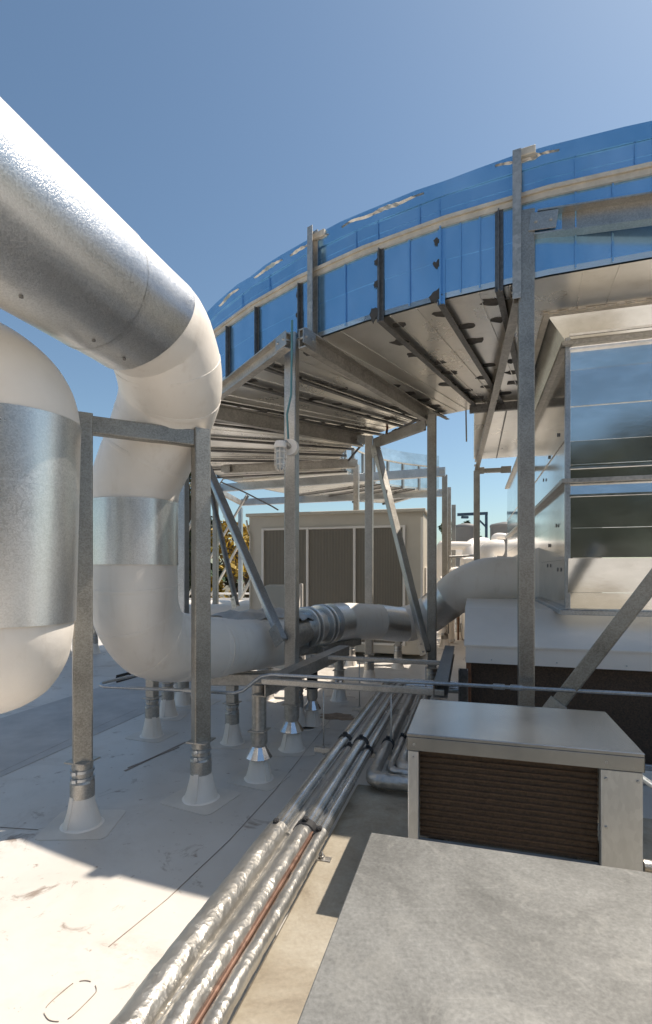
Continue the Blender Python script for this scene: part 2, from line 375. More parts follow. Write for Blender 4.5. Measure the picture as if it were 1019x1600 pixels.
# seams and patches of the membrane (children of the roof)
def seam(pts, wdt=.0035, z=.004, name='roof_seam'):
    mb = MB(); pts = [Vector((p.x, p.y, z)) for p in pts]
    for p, q in zip(pts, pts[1:]):
        d = (q-p).normalized(); s = Vector((-d.y, d.x, 0))*wdt/2
        vs = [p-s, q-s, q+s, p+s]; mb.add([v+Vector((0, 0, dz)) for dz in (-.003, .001) for v in vs], [(0, 1, 2, 3), (4, 5, 6, 7), (0, 1, 5, 4), (1, 2, 6, 5), (2, 3, 7, 6), (3, 0, 4, 7)])
    return part(mb, name, 'seam', roof)
seam([RF(170, 1480), RF(262, 1405), RF(360, 1312), RF(430, 1235), RF(520, 1120)])
seam([RF(0, 1207), RF(110, 1155), RF(215, 1108)])
seam([RF(0, 1293), RF(60, 1297)]); seam([RF(195, 1205), RF(290, 1160)], .025); seam([RF(200, 1200), RF(280, 1168)], .015)
loop = [RF(*q) for q in ((68, 1582), (78, 1568), (108, 1542), (118, 1536), (134, 1533), (146, 1537), (151, 1547), (146, 1556), (118, 1584), (106, 1593), (92, 1597), (76, 1594), (68, 1582))]
loop = [p for p, _ in spline([(p, 0) for p in loop], 5)]
for a_, b_ in ((3, 14), (17, 24), (27, 46), (50, 60)): seam(loop[a_:b_], .0022)
def patch(c, sz, ang):
    ca, sa = math.cos(ang), math.sin(ang); q = []
    for cx, cy, a0 in ((1, 1, 0), (-1, 1, 90), (-1, -1, 180), (1, -1, 270)):
        for k in range(5):
            a = R_(a0+22.5*k); x, y = (cx*.78+.22*math.cos(a))*sz, (cy*.72+.22*math.sin(a))*sz*.95
            q.append(Vector((c.x+x*ca-y*sa, c.y+x*sa+y*ca, 0)))
    if random.random() < .6:
        k = len(q); mb = MB(); lo_ = [Vector((p.x, p.y, -.002)) for p in q]; hi_ = [Vector((p.x, p.y, .004)) for p in q]
        mb.add(lo_+hi_, [tuple(range(k))[::-1], tuple(range(k, 2*k))]+[(j, (j+1) % k, k+(j+1) % k, k+j) for j in range(k)]); part(mb, 'roof_patch', 'patch', roof)
    else:
        i = random.randrange(0, 12); seam(q[i:i+random.choice((5, 7, 9))], .003, .004, 'roof_patch')

# roof dirt: flat irregular stains
def blot(c, r, seed):
    mb = MB(); n = 26; vs = []
    for j in range(n):
        a = 2*math.pi*j/n; k = r*(.55+.9*abs(noise.noise(Vector((math.cos(a)*1.7+seed, math.sin(a)*1.7, seed)))))
        vs.append(Vector((c.x+k*math.cos(a)*1.5, c.y+k*math.sin(a), .003)))
    mb.add(vs+[v-Vector((0, 0, .005)) for v in vs], [tuple(range(n)), tuple(range(n, 2*n))[::-1]]+[(j, (j+1) % n, n+(j+1) % n, n+j) for j in range(n)])
    part(mb, 'roof_stain', 'stain', roof)
blot(RF(530, 1120), .22, 1.3)

# ================================================================== POSTS WITH ROOF BOOTS
def boot(root, base, top=.50, silver=False, k=1.0):
    """white flashing cone, collar, clamp bands and cap plate round a post foot"""
    b = Vector((base.x, base.y, 0)); k *= random.uniform(.95, 1.05)
    c = MB().lathe(b, [(.165*k, .002), (.14*k, .012), (.12*k, .08), (.098*k, .17), (.088*k, .245), (.06*k, .245)], 28)
    for q in c.v:
        if q.z < .24: q.x += .012*noise.noise(q*9); q.y += .012*noise.noise(q*9+Vector((4, 0, 0)))
    cone = part(c, 'flashing_cone', 'pvc', root); a = random.uniform(-2.4, -.7); lp_ = MB(); ca_, sa_ = math.cos(a), math.sin(a)
    for (r0, z0), (r1, z1) in (((.142*k, .014), (.122*k, .08)), ((.122*k, .08), (.090*k, .24))):
        tx = Vector((-sa_, ca_, 0))*.022; o0, o1 = b+Vector((ca_*(r0+.004), sa_*(r0+.004), z0)), b+Vector((ca_*(r1+.004), sa_*(r1+.004), z1)); back = Vector((ca_, sa_, 0))*-.02
        lp_.hexa([o0-tx, o0+tx, o0+tx+back, o0-tx+back], [o1-tx, o1+tx, o1+tx+back, o1-tx+back])
    part(lp_, 'weld_lap', 'pvc', cone)
    if silver:
        s = MB().lathe(b, [(.138*k, .205), (.14*k, .21), (.072*k, .315), (.066*k, .315)], 12)
        s.sm = [False]*len(s.sm); part(s, 'storm_collar', 'shiny', root)
        m = MB().lathe(b, [(.06*k, .30), (.078*k, .32), (.078*k, .34), (.088*k, .345), (.088*k, top), (.07*k, top)], 24); part(m, 'sleeve', 'beam', root)
    else:
        m = MB().lathe(b, [(.08*k, .22), (.092*k, .225), (.092*k, .34), (.087*k, .345), (.08*k, .37), (.08*k, top), (.05*k, top)], 24)
        part(m, 'sleeve', 'galv', root)
        for z in (.37, .43): 
            q = MB().lathe(b, [(.078*k, z-.012), (.09*k, z-.010), (.09*k, z+.012), (.078*k, z+.014)], 24); 
            q.box(b+Vector((-.02, -.094*k, z)), (.035, .02, .03), (1, 0, 0), bev=.003); part(q, 'clamp_band', 'galv_blue', root)
    pl = MB(); pl.box(b+Vector((0, 0, top+.004)), (.19*k, .19*k, .012), EX); part(pl, 'cap_plate', 'beam', root)
    patch(b, .27*k, random.uniform(-.5, .3))
def post(px, base_y, top_z, label, wdt=.135, name='steel_post', m='galv_dark', group='steel posts standing on the roof', silver=False, D=None, ax=None, cat='post', top=.5):
    b = RF(px, base_y) if D is None else P(px, 890, D); b.z = 0
    t = thing(name, label, cat, b, group)
    mb = MB().extrude(rrect(wdt, wdt), b+Vector((0, 0, top)), b+Vector((0, 0, top_z)), ax or EY)
    part(mb, 'shaft', m, t); boot(t, b, top, silver); return t

def bar(name, label, cat, p0, p1, prof, m='beam', up=ZUP, group=None, cleats=False):
    t = thing(name, label, cat, Vector(p0), group)
    part(MB().extrude(prof, p0, p1, up), 'web', m, t)
    if name in ('brace', 'steel_beam') and not cleats:
        d = (Vector(p1)-Vector(p0)).normalized(); sd = d.cross(ZUP)
        if sd.length > .1:
            sd.normalize(); hw = max(abs(a) for a, b in prof); upv = sd.cross(d)
            for q, s_ in ((Vector(p0), 1), (Vector(p1), -1)):
                h = q+d*s_*.06; mb = MB(); mb.box(h+sd*(hw+.006), (.22, .010, .15), d, sd, bev=.003); g = part(mb, 'gusset_plate', 'galv', t)
                bm_ = MB()
                for k in (-1, 1):
                    c = h+d*.06*k; bm_.tube([c-sd*(hw+.012), c+sd*(hw+.026)], .014, 6)
                part(bm_, 'bolts', 'galv', g)
    if cleats:
        d = (Vector(p1)-Vector(p0)).normalized(); sd = d.cross(ZUP)
        if sd.length > .1:
            for q, s in ((Vector(p0), 1), (Vector(p1), -1)):
                mb = MB(); mb.box(q+d*s*.07, (.13, .15, .10), d, sd.normalized(), bev=.004)
                h = q+d*s*.07
                for k in (-1, 1): mb.tube([h+d*.03*k-sd.normalized()*.085, h+d*.03*k+sd.normalized()*.085], .012, 6)
                part(mb, 'end_cleat', 'galv', t)
    return t

# pipe stand at left: two posts and a cross beam carrying the big elbow
ba, bb = RF(129, 1288), RF(314, 1247)
st = thing('pipe_stand', 'two legged galvanised pipe stand under the big white elbow at left', 'pipe stand', (ba+bb)/2)
dd = (bb-ba).normalized(); dn = Vector((-dd.y, dd.x, 0))
ztop = 3.22
for b in (ba, bb):
    b.z = 0
    part(MB().extrude(rrect(.14, .14), b+Vector((0, 0, .5)), b+Vector((0, 0, ztop)), dn), 'post', 'galv_dark', st)
    boot(st, b)
part(MB().extrude(rrect(.10, .14), ba+dd*.071+Vector((0, 0, ztop-.082)), bb-dd*.071+Vector((0, 0, ztop-.082))), 'crossbeam', 'galv_dark', st)

# ================================================================== BIG INSULATED PIPES
t = thing('insulated_pipe', 'big metal jacketed pipe with white elbows going overhead at left and down to the pump', 'pipe', P(211, 880, 4.78))
UP_U, UP_Z, UP_R = -2.43, 3.9, .432
def jacket(v0, v1, r, name):
    mb = MB(); n = 12; tubepts([(UV(UP_U, v0+(v1-v0)*k/n, UP_Z), r) for k in range(n+1)], 64, mb, False)
    part(mb, name, 'jacket', t)
jacket(-3.5, -.4, UP_R, 'metal_jacket'); jacket(-.46, 2.86, UP_R+.004, 'metal_jacket'); mb = MB(); vs = []; NR = 64           # the last length is mitred to meet the elbow
for q in (0, .33, .66, .97, 1.0):
    for j in range(NR):
        a = 2*math.pi*j/NR; ve = 3.41+.21*math.sin(a)-.03*math.cos(a); rr = UP_R+(.004 if q > .95 else 0); vs.append(UV(UP_U+rr*math.cos(a), 2.83+(ve-2.83)*q, UP_Z+rr*math.sin(a)))
mb.add(vs, [(i*NR+j, i*NR+(j+1) % NR, (i+1)*NR+(j+1) % NR, (i+1)*NR+j) for i in range(4) for j in range(NR)], True); part(mb, 'metal_jacket', 'jacket', t)
for v in (2.845,):
    part(MB().tube([UV(UP_U, v-.012, UP_Z), UV(UP_U, v+.022, UP_Z)], UP_R+.006, 64, False), 'lap_band', 'jacket', t)
for v in (.6, 1.4, 2.2, 2.75, 3.05):
    a = R_(-78); p = UV(UP_U+UP_R*math.cos(a), v, UP_Z+UP_R*math.sin(a)); part(MB().tube([p, p+Vector((0, 0, -.012))], .012, 6), 'screw', 'rib', t)
up = [(UV(UP_U, 3.05, UP_Z), UP_R-.012), (UV(UP_U, 3.30, UP_Z), UP_R-.010), (UV(UP_U, 3.58, UP_Z-.01), UP_R-.004), (P(266, 583, 4.37), .435), (P(264, 628, 4.58), .425), (P(241, 690, 4.70), .405), (P(218, 742, 4.76), .392), (P(211.5, 774, 4.78), .386), (P(211, 790, 4.78), .384), (P(211, 806, 4.78), .383)]
up_o = part(tubepts(spline(up, 7), 48), 'upper_elbow', 'pvc', t)
part(tubepts([(P(211, 786+96*k/6, 4.78), .389) for k in range(7)], 56, caps=False), 'metal_band', 'shiny_band' if 'shiny_band' in M else 'jacket', t)
lo = [(P(211, 870, 4.78), .383), (P(211, 925, 4.79), .386), (P(218, 968, 4.86), .384), (P(244, 1002, 5.02), .37), (P(290, 1012, 5.30), .345), (P(349, 1011, 5.62), .318)]
lo_o = part(tubepts(spline(lo, 7), 48), 'lower_elbow', 'pvc', t)
part(tubepts([(P(335, 1012, 5.5), .303), (P(432, 1003, 6.42), .303)], 48), 'run_cover', 'pvc', t)
part(tubepts([(P(425, 1003, 6.35), .20), (P(484, 979, 7.2), .20)], 32), 'bare_pipe', 'beam', t)
upS, loS = spline(up, 7), spline(lo, 7)
def uneven(o, amp=.007, sc=3.2, ring_n=48, free=10):
    k = len(o.data.vertices)//ring_n
    for q in o.data.vertices:
        i = q.index//ring_n; f = max(0, min(1, (i-free)/4, (k-1-free-i)/4)); q.co += q.normal*amp*f*(noise.noise(q.co*sc)+.6*noise.noise(q.co*sc*2.7))
for path_, idx in ((upS, (19, 25, 32, 38)), (loS, (6, 13, 20, 27, 33))):
    for i in idx:
        (p, r), (q, _) = path_[i], path_[i+1]; d = (q-p).normalized(); tl = Vector((random.uniform(-.04, .04), random.uniform(-.04, .04), 0))
        part(MB().tube([p-d*.016, p-d*.014, p+d*.014, p+d*.016], [r, r+.0035, r+.0035, r], 48, False), 'tape_seam', 'pvc', t)
uneven(up_o, .006); uneven(lo_o, .006)
for py in (787, 881):      # rolled edges of the metal band
    part(MB().tube([P(211, py-1.6, 4.78), P(211, py+1.6, 4.78)], .3925, 56, False), 'lap_band', 'jacket', t)
# second riser, at the left edge
t2 = thing('insulated_pipe', 'nearer metal jacketed riser with white elbows cut by the left edge of the photo', 'pipe', P(24, 900, 3.4))
u2 = [(P(-330, 560, 2.7), .39), (P(-120, 568, 3.1), .39), (P(-45, 588, 3.28), .39), (P(3, 617, 3.38), .39), (P(23, 650, 3.4), .388), (P(25, 700, 3.4), .383)]
part(tubepts(spline(u2, 7), 48), 'upper_elbow', 'pvc', t2)
part(tubepts([(P(25-5*k/8, 657+314*k/8, 3.4), .392-.012*k/8) for k in range(9)], 56, caps=False), 'metal_jacket', 'jacket', t2)
part(tubepts([(P(23.3, 760, 3.4), .3895), (P(23.2, 764, 3.4), .3895)], 56, caps=False), 'lap_band', 'jacket', t2)
l2 = [(P(20, 955, 3.4), .366), (P(19, 990, 3.42), .366), (P(4, 1024, 3.5), .372), (P(-50, 1036, 3.75), .37), (P(-160, 1030, 4.3), .36), (P(-330, 1015, 5.3), .36)]
uneven(part(tubepts(spline(l2, 7), 48), 'lower_elbow', 'pvc', t2), .010, 4, 48, 6)

# saddles and short stands under the pipe run
def stand(px, by, top_z, label, silver=False, m='galv', wdt=.115, saddle=True, k=.92, grp='short pipe stands on the roof'):
    b = RF(px, by); b.z = 0; tt = thing('pipe_support', label, 'pipe support', b, grp); top = min(.46, top_z-.15)
    if silver: part(MB().lathe(b, [(.07, top-.02), (.07, top_z)], 20), 'shaft', m, tt)
    else: part(MB().extrude(rrect(wdt, wdt), b+Vector((0, 0, top)), b+Vector((0, 0, top_z)), EY), 'shaft', m, tt)
    boot(tt, b, top, silver, k)
    if saddle:
        mb = MB(); mb.box(b+Vector((0, 0, top_z+.02)), (.34, .16, .03), (1, 0, 0)); 
        for s in (-1, 1): mb.add([b+Vector((.17*s, -.07, top_z+.035)), b+Vector((.17*s, .07, top_z+.035)), b+Vector((.2*s, .07, top_z+.16)), b+Vector((.2*s, -.07, top_z+.16)), b+Vector((.15*s, -.07, top_z+.035)), b+Vector((.15*s, .07, top_z+.035)), b+Vector((.185*s, .07, top_z+.16)), b+Vector((.185*s, -.07, top_z+.16))], [(0, 1, 2, 3), (7, 6, 5, 4), (0, 3, 7, 4), (1, 5, 6, 2), (3, 2, 6, 7), (0, 4, 5, 1)])
        part(mb, 'saddle', 'beam', tt)
    return tt
stand(238, 1149, .80, 'short square pipe stand under the lowest part of the white elbow')
stand(262, 1118, .80, 'short pipe stand half hidden just behind the elbow stand')
stand(363, 1160, .76, 'short square pipe stand between the front stand post and the silver skirted one')
stand(277, 1090, .74, 'low white cone footed stand in the gap behind the stand post', saddle=False)
stand(416, 1092, .76, 'low stand under the end of the white pipe run')
stand(488, 1132, .72, 'dark capped stand with a silver skirt near the roof stain', silver=True, saddle=False, m='rubber', k=.8)
stand(530, 1094, .86, 'silver skirted stand under the far end of the channel frame', silver=True, saddle=False, m='beam', k=.85)
stand(405, 1216, .90, 'rust streaked round stand with a silver skirt at the corner of the channel frame', silver=True, saddle=False, m='beam')
stand(464, 1132, .86, 'square stand close behind the lamp post', saddle=False)
for px, y, lb in ((549, 1040, 'far pipe stand under the white part of the run, left of two'), (622, 1044, 'far pipe stand under the silver part of the run, right of two')):
    stand(px, y, .72, lb)
for px, y, lb in ((104, 1026, 'far stand seen between the left riser and the first stand post'), (148, 1020, 'far stand seen just right of the first stand post')):
    stand(px, y, .95, lb, saddle=False)

# ================================================================== THE CURVED DUCT
CX, CY = 5.0, 12.0
RO, RI = 8.17, 4.70
ZB, ZM, ZT = 4.55, 5.27, 5.66
def ring(R, th, z): 
    a = R_(th); return Vector((CX-R*math.sin(a), CY-R*math.cos(a), z))
T0, T1, DT = 16.0, 163.0, 6.125
def duct_pt(R, k, z):             # k<0: the straight run along EX, k>=0: facets of the bend
    if k < 0:
        p = ring(R, T0, z); return p+EX*(-k)
    return ring(R, T0+DT*k, z)
ks = [-6, -4.2, -2.4, -1.2]+[i for i in range(0, 25)]
du = thing('curved_duct', 'huge curved sheet metal duct overhead with blue filmed outer wall', 'duct', ring((RO+RI)/2, 60, ZB))
def wall(R, z0, z1, m, name, out=0.0, inset=.0):
    mb = MB()
    for a, b in zip(ks, ks[1:]):
        lv = [z0+(z1-z0)*q for q in (0, .5, 1)]
        for i, (za, zb) in enumerate(zip(lv, lv[1:])):
            o = .004*(i % 2)
            vs = [duct_pt(R+o+out, a, za), duct_pt(R+o+out, b, za), duct_pt(R+o+out, b, zb), duct_pt(R+o+out, a, zb)]
            vi = [duct_pt(R-.03, a, za), duct_pt(R-.03, b, za), duct_pt(R-.03, b, zb), duct_pt(R-.03, a, zb)]
            # two panels per facet with a slight fold
            mb.hexa(vs, vi)
    return part(mb, name, m, du)
wall(RO, ZB, ZM-.002, 'blue', 'outer_wall'); wall(RO, ZM+.002, ZT-.14, 'blue', 'upper_wall', -.012)
wall(RI, ZB+.04, ZT, 'duct', 'inner_wall')
# upper edge: ragged turned-in lip
mb = MB(); fine = [k/3 for k in range(-18, 73)]
jig = [random.uniform(-.012, .02) for _ in fine]
for i in range(len(fine)-1):
    a, b = fine[i], fine[i+1]
    mb.hexa([duct_pt(RO, a, ZT-.138), duct_pt(RO, b, ZT-.138), duct_pt(RO-.03, b, ZT-.138), duct_pt(RO-.03, a, ZT-.138)],
            [duct_pt(RO+.008, a, ZT+jig[i]), duct_pt(RO+.008, b, ZT+jig[i+1]), duct_pt(RO-.05, b, ZT+jig[i+1]), duct_pt(RO-.05, a, ZT+jig[i])])
part(mb, 'top_lip', 'blue', du)
# torn film and dirt along the lip
for a, b in ((.9, 1.5), (2.25, 3.3), (3.5, 4.15), (4.3, 4.9), (5.3, 5.9), (6.6, 7.0)):
    N = 22; q = [a+(b-a)*i/N for i in range(N+1)]; mb = MB(); lo = []; hi = []
    for i, x in enumerate(q):
        tp = math.sin(math.pi*i/N); m_ = ZT-.055+.03*noise.noise(Vector((x*3, 5, 0))); h = .004+.035*tp*abs(noise.noise(Vector((x*11, 3, 0)))+.25)
        lo.append(m_-h); hi.append(m_+h)
    for i in range(N):
        mb.hexa([duct_pt(RO+.004, q[i], lo[i]), duct_pt(RO+.004, q[i+1], lo[i+1]), duct_pt(RO-.02, q[i+1], lo[i+1]), duct_pt(RO-.02, q[i], lo[i])],
                [duct_pt(RO+.02, q[i], hi[i]), duct_pt(RO+.02, q[i+1], hi[i+1]), duct_pt(RO-.02, q[i+1], hi[i+1]), duct_pt(RO-.02, q[i], hi[i])])
    part(mb, 'torn_film', 'foil', du)
# flange round the wall
mb = MB(); mb2 = MB()
for a, b in zip(ks, ks[1:]):
    for m_, r0, z0, z1 in ((mb, .045, ZM-.004, ZM+.030), (mb2, .028, ZM-.055, ZM-.006)):
        m_.hexa([duct_pt(RO+.005, a, z0), duct_pt(RO+.005, b, z0), duct_pt(RO+r0, b, z0), duct_pt(RO+r0, a, z0)],
                [duct_pt(RO+.005, a, z1), duct_pt(RO+.005, b, z1), duct_pt(RO+r0, b, z1), duct_pt(RO+r0, a, z1)])
fl = part(mb, 'flange', 'cream', du); part(mb2, 'gasket', 'cream', fl)
# underside and top
mb = MB()
for a, b in zip(ks, ks[1:]):
    n = 4
    for i in range(n):
        ra, rb = RI+(RO-RI)*i/n, RI+(RO-RI)*(i+1)/n
        c = (a+b)/2
        mb.hexa([duct_pt(ra, a, ZB), duct_pt(rb, a, ZB), duct_pt(rb, b, ZB), duct_pt(ra, b, ZB)],
                [duct_pt(ra, a, ZB+.05), duct_pt(rb, a, ZB+.05), duct_pt(rb, b, ZB+.05), duct_pt(ra, b, ZB+.05)])
und = part(mb, 'underside', 'under', du)
mb = MB()
for a, b in zip(ks, ks[1:]):
    mb.hexa([duct_pt(RI, a, ZT-.06), duct_pt(RO-.06, a, ZT-.06), duct_pt(RO-.06, b, ZT-.06), duct_pt(RI, b, ZT-.06)],
            [duct_pt(RI, a, ZT-.02), duct_pt(RO-.06, a, ZT-.02), duct_pt(RO-.06, b, ZT-.02), duct_pt(RI, b, ZT-.02)])
part(mb, 'lid', 'duct', du)
# standing seams on the underside between the ribs
mb = MB()
for k in range(0, 24):
    for f in (.36, .68):
        p, q = duct_pt(RO-.05, k+f, ZB-.004), duct_pt(RI+.05, k+f-.15, ZB-.004); mb.extrude([(-.004, -.004), (.004, -.004), (.004, .006), (-.004, .006)], p, q)
part(mb, 'standing_seams', 'under', du)
# radial stiffeners, with sealant daubs; upright stiffeners on the wall
def daub(mb, c, r, sd):
    n = 12; vs = []
    for j in range(n):
        a = 2*math.pi*j/n; k = r*(.6+.8*abs(noise.noise(Vector((math.cos(a)*2+sd, math.sin(a)*2, sd*1.7)))))
        vs.append(Vector((c.x+k*math.cos(a)*1.2, c.y+k*math.sin(a)*.8, c.z)))
    mb.add(vs+[v+Vector((0, 0, .012)) for v in vs], [tuple(range(n))[::-1]]+[(j, (j+1) % n, n+(j+1) % n, n+j) for j in range(n)])
def k_at(px):
    d = Vector(((px-509.5)/800, 1)); c = Vector((CX, CY)); a = d.dot(d); b = d.dot(c); q = b*b-a*(c.dot(c)-RO*RO); tt = (b-math.sqrt(q))/a
    p = d*tt
    if px > 830: p = d*((Vector((2.745, 4.15)).dot(Vector((.2756, .9613)))+.03)/d.dot(Vector((.2756, .9613)))); return -(p-Vector((ring(RO, T0, 0).x, ring(RO, T0, 0).y))).dot(Vector((EX.x, EX.y)))
    return (math.degrees(math.atan2(CX-p.x, CY-p.y))-T0)/DT
KS = [k_at(q) for q in (780, 690, 595, 470, 403, 358)]
for k in tuple(KS)+tuple(KS[-1]+1.25*q for q in range(1, 8))+(19, 20, 21, 22, 23.5) if True else (0.05, .95, 2, 3, 4, 5, 6, 7, 8, 9, 10, 11, 12, 13, 14, 15, 16, 17, 18, 19, 20, 21, 22):
    d = (duct_pt(RI, k, 0)-duct_pt(RO, k, 0)).normalized()
    s = part(MB().extrude(lprof(.06, .055), duct_pt(RO+.02, k, ZB-.062), duct_pt(RI-.10, k, ZB-.062)), 'radial_stiffener', 'rib', du)
    for i in range(1, 9):
        if k > 8.5 or random.random() < .12: continue
        r = RO-(RO-RI)*(i-.3)/9; w_ = .085/(r*R_(DT)); c = duct_pt(r, k+random.choice((-w_, w_)), ZB-.006); mb = MB(); daub(mb, c, random.uniform(.075, .12), k*3+i); part(mb, 'sealant_daub', 'sealant', s)
    rad = -d
    if True:
        wp = MB(); sd = rad.cross(ZUP)
        p = duct_pt(RO+.002, k, 0)
        wp.extrude([(-.035, 0), (.035, 0), (.035, .006), (.006, .006), (.006, .05), (-.006, .05), (-.006, .006), (-.035, .006)], Vector((p.x, p.y, ZB-.06)), Vector((p.x, p.y, ZM-.058)), rad)
        part(wp, 'wall_stiffener', 'rib' if k != KS[1] else 'blue', du)
# smudges of sealant on the blue wall
def wdaub(k, z, r, sd):
    mb = MB()
    c = duct_pt(RO+.006, k, z); tg = (duct_pt(RO, k+.1, z)-duct_pt(RO, k-.1, z)).normalized(); n = 14
    nr = tg.cross(ZUP); 
    if nr.dot(c-Vector((CX, CY, c.z))) < 0: nr = -nr
    vs = []
    for j in range(n):
        a = 2*math.pi*j/n; q = r*(.5+1.0*abs(noise.noise(Vector((math.cos(a)*2+sd, math.sin(a)*2, sd*2.1)))))
        vs.append(c+tg*q*math.cos(a)+ZUP*q*1.2*math.sin(a))
    mb.add(vs+[v+nr*.006 for v in vs], [tuple(range(n)), tuple(range(n, 2*n))]+[(j, (j+1) % n, n+(j+1) % n, n+j) for j in range(n)])
    part(mb, 'sealant_smear', 'sealant', du)
for k in KS[1:4]:
    wdaub(k+.07, ZB+.04, .075, k*2.2)
    if k > 1: wdaub(k+.05, ZB+.33, .04, k*3.1); wdaub(k+.05, ZB+.55, .035, k*4.3)
for px, up_ in ((556, 1), (590, 1), (655, 1), (686, 1), (880, 1), (985, 1), (420, 1), (378, 1), (720, 0), (750, 0), (880, 0), (945, 0), (640, 0), (540, 0)):
    k = k_at(px); z0, z1 = (ZM+.04, ZT-.15) if up_ else (ZB+.012, ZM-.062); p = duct_pt(RO-(.010 if up_ else -.003), k, 0); rad = (p-Vector((CX, CY, 0))).normalized()
    part(MB().extrude([(-.006, 0), (.006, 0), (.006, .008), (-.006, .008)], Vector((p.x, p.y, z0)), Vector((p.x, p.y, z1)), rad), 'drive_cleat', 'blue', du)
# end cap, inner flange and stiffeners
e0, e1 = ring(RO-.03, T0+DT*24, 0), ring(RI+.03, T0+DT*24, 0); off = (e0-e1).cross(ZUP).normalized()*.03
mb = MB(); mb.hexa([p+Vector((0, 0, ZB+.05)) for p in (e0, e1, e1+off, e0+off)], [p+Vector((0, 0, ZT-.07)) for p in (e0, e1, e1+off, e0+off)]); part(mb, 'end_cap', 'duct', du)
mb = MB()
for a, b in zip(ks, ks[1:]):
    if a >= 12: mb.hexa([duct_pt(RI-.005, a, ZM), duct_pt(RI-.005, b, ZM), duct_pt(RI-.05, b, ZM), duct_pt(RI-.05, a, ZM)], [duct_pt(RI-.005, a, ZM+.04), duct_pt(RI-.005, b, ZM+.04), duct_pt(RI-.05, b, ZM+.04), duct_pt(RI-.05, a, ZM+.04)])
part(mb, 'inner_flange', 'cream', du)
for k in (14.5, 16, 17.3, 18.6, 19.9, 21.2, 22.5):
    p = duct_pt(RI-.04, k, 0); part(MB().extrude(rrect(.07, .07, .01), Vector((p.x, p.y, ZB-.05)), Vector((p.x, p.y, ZM-.005)), p-Vector((CX, CY, 0))), 'inner_stiffener', 'galv', du)
# tall wall mullions rising past the rim
for px, D, tz in ((486, 5.56, 5.72), (808, 4.46, 5.64)):
    p = P(px, 890, D); rad = (p-Vector((CX, CY, CAM_H))).normalized(); rad.z = 0; rad.normalize()
    k = (math.degrees(math.atan2(CX-p.x, CY-p.y))-T0)/DT
    q = duct_pt(RO+.056, k, 0)
    part(MB().extrude(cprof(.07, .10, .008), Vector((q.x, q.y, ZB-.2)), Vector((q.x, q.y, tz)), rad), 'mullion', 'beam', du)
    for z in (ZT-.02,): 
        m2 = MB(); m2.box(Vector((q.x, q.y, z))-rad*.02+EX*.07, (.16, .06, .07), rad.cross(ZUP)); part(m2, 'rim_bracket', 'cream', du)

# ---- radial and chord beams below the duct
H = ZB-.075
CH = cprof(.09, .20, .014)
CHf = cprof(.09, .20, .014, -1)
zc = ZB-.17
def zp(px, py): return P(px, py, (zc-CAM_H)*800/(890-py))
G1 = 'steel beams under the curved duct'
bar('steel_beam', 'broad steel channel crossing under the duct from the lamp post to the inner post', 'beam', zp(472, 528), zp(672, 652), CH, group=G1)
bar('steel_beam', 'long dark channel running away below the duct beside the tallest post', 'beam', P(812, 444, 4.5), P(745, 728, 11.6), CHf, group=G1)
bar('steel_beam', 'dark channel under the duct running behind the caged lamp', 'beam', zp(318, 640), zp(566, 688), cprof(.10, .24, .014), group=G1)
bar('steel_beam', 'slanting edge beam from the lamp post top back to the white elbow', 'beam', zp(318, 632), zp(450, 532), cprof(.09, .17, .014), group=G1)
bar('steel_beam', 'short pale chord beam joining two inner posts above the diagonal strut', 'beam', P(588, 692, 9.0), P(664, 664, 7.9), rrect(.05, .17), 'galv', group=G1)
bar('steel_beam', 'channel just above the louvred unit, third from the front', 'beam', zp(350, 733), zp(556, 724), CH, group=G1)
bar('steel_beam', 'long level beam right across above the unit, upper of two', 'beam', P(340, 763, 15.0), P(696, 737, 12.6), rrect(.12, .22), 'galv_blue', group=G1, cleats=True)
bar('steel_beam', 'long level beam right across above the unit, lower of two', 'beam', P(378, 785, 18.5), P(694, 770, 16.6), rrect(.12, .24), 'galv_blue', group=G1, cleats=True)
bar('steel_beam', 'small level strut joining the far thin post to the plenum', 'beam', P(746, 736, 11.6), P(796, 734, 11.2), rrect(.08, .1), 'galv', group=G1)
bar('steel_beam', 'pale top rail with dirty streaks bolted to the tallest post', 'beam', P(838, 352, 4.45), P(1200, 300, 3.75), cprof(.10, .21, .014), 'cream_beam' if 'cream_beam' in M else 'galv', group=G1)

# ---- posts
tall = thing
lampbase = RF(456, 1170)
post(456, 1170, 4.62, 'galvanised post with the caged lamp on it, silver skirt at its foot', silver=True, m='galv')
post(822, 1246, 5.12, 'tallest grey post in front of the metal plenum at right', wdt=.132, ax=EY)
post(675, 1094, 4.36, 'inner post left of the white pipe elbow, at the foot of the diagonal strut')
post(577, 1066, 4.36, 'pale inner post at the top of the diagonal strut', m='galv')
post(557, 1018, 4.55, 'brownish post standing before the louvred unit', m='beam', wdt=.13)
post(312, 1097, 4.26, 'post half hidden behind the right leg of the pipe stand')
post(286, 1100, 4.20, 'dark post close beside the white riser, left of the stand leg', m='galv_blue')
post(337, 998, 4.40, 'thin far post left of the unit, at the start of the long beam')
post(376, 976, 4.26, 'thinnest far post with cross bracing, just left of the unit', m='galv_blue')
post(745, 1030, 4.2, 'far post below the end of the long dark channel, before the sky')
post(695, 1012, 4.42, 'far post right of the unit, nearest of three')
post(701, 1004, 4.25, 'far post right of the unit, middle of three', m='beam')
post(709, 984, 4.15, 'far post right of the unit, farthest of three')
post(1330, 1240, 5.12, 'post of the right hand bay beyond the frame', wdt=.132) if False else None

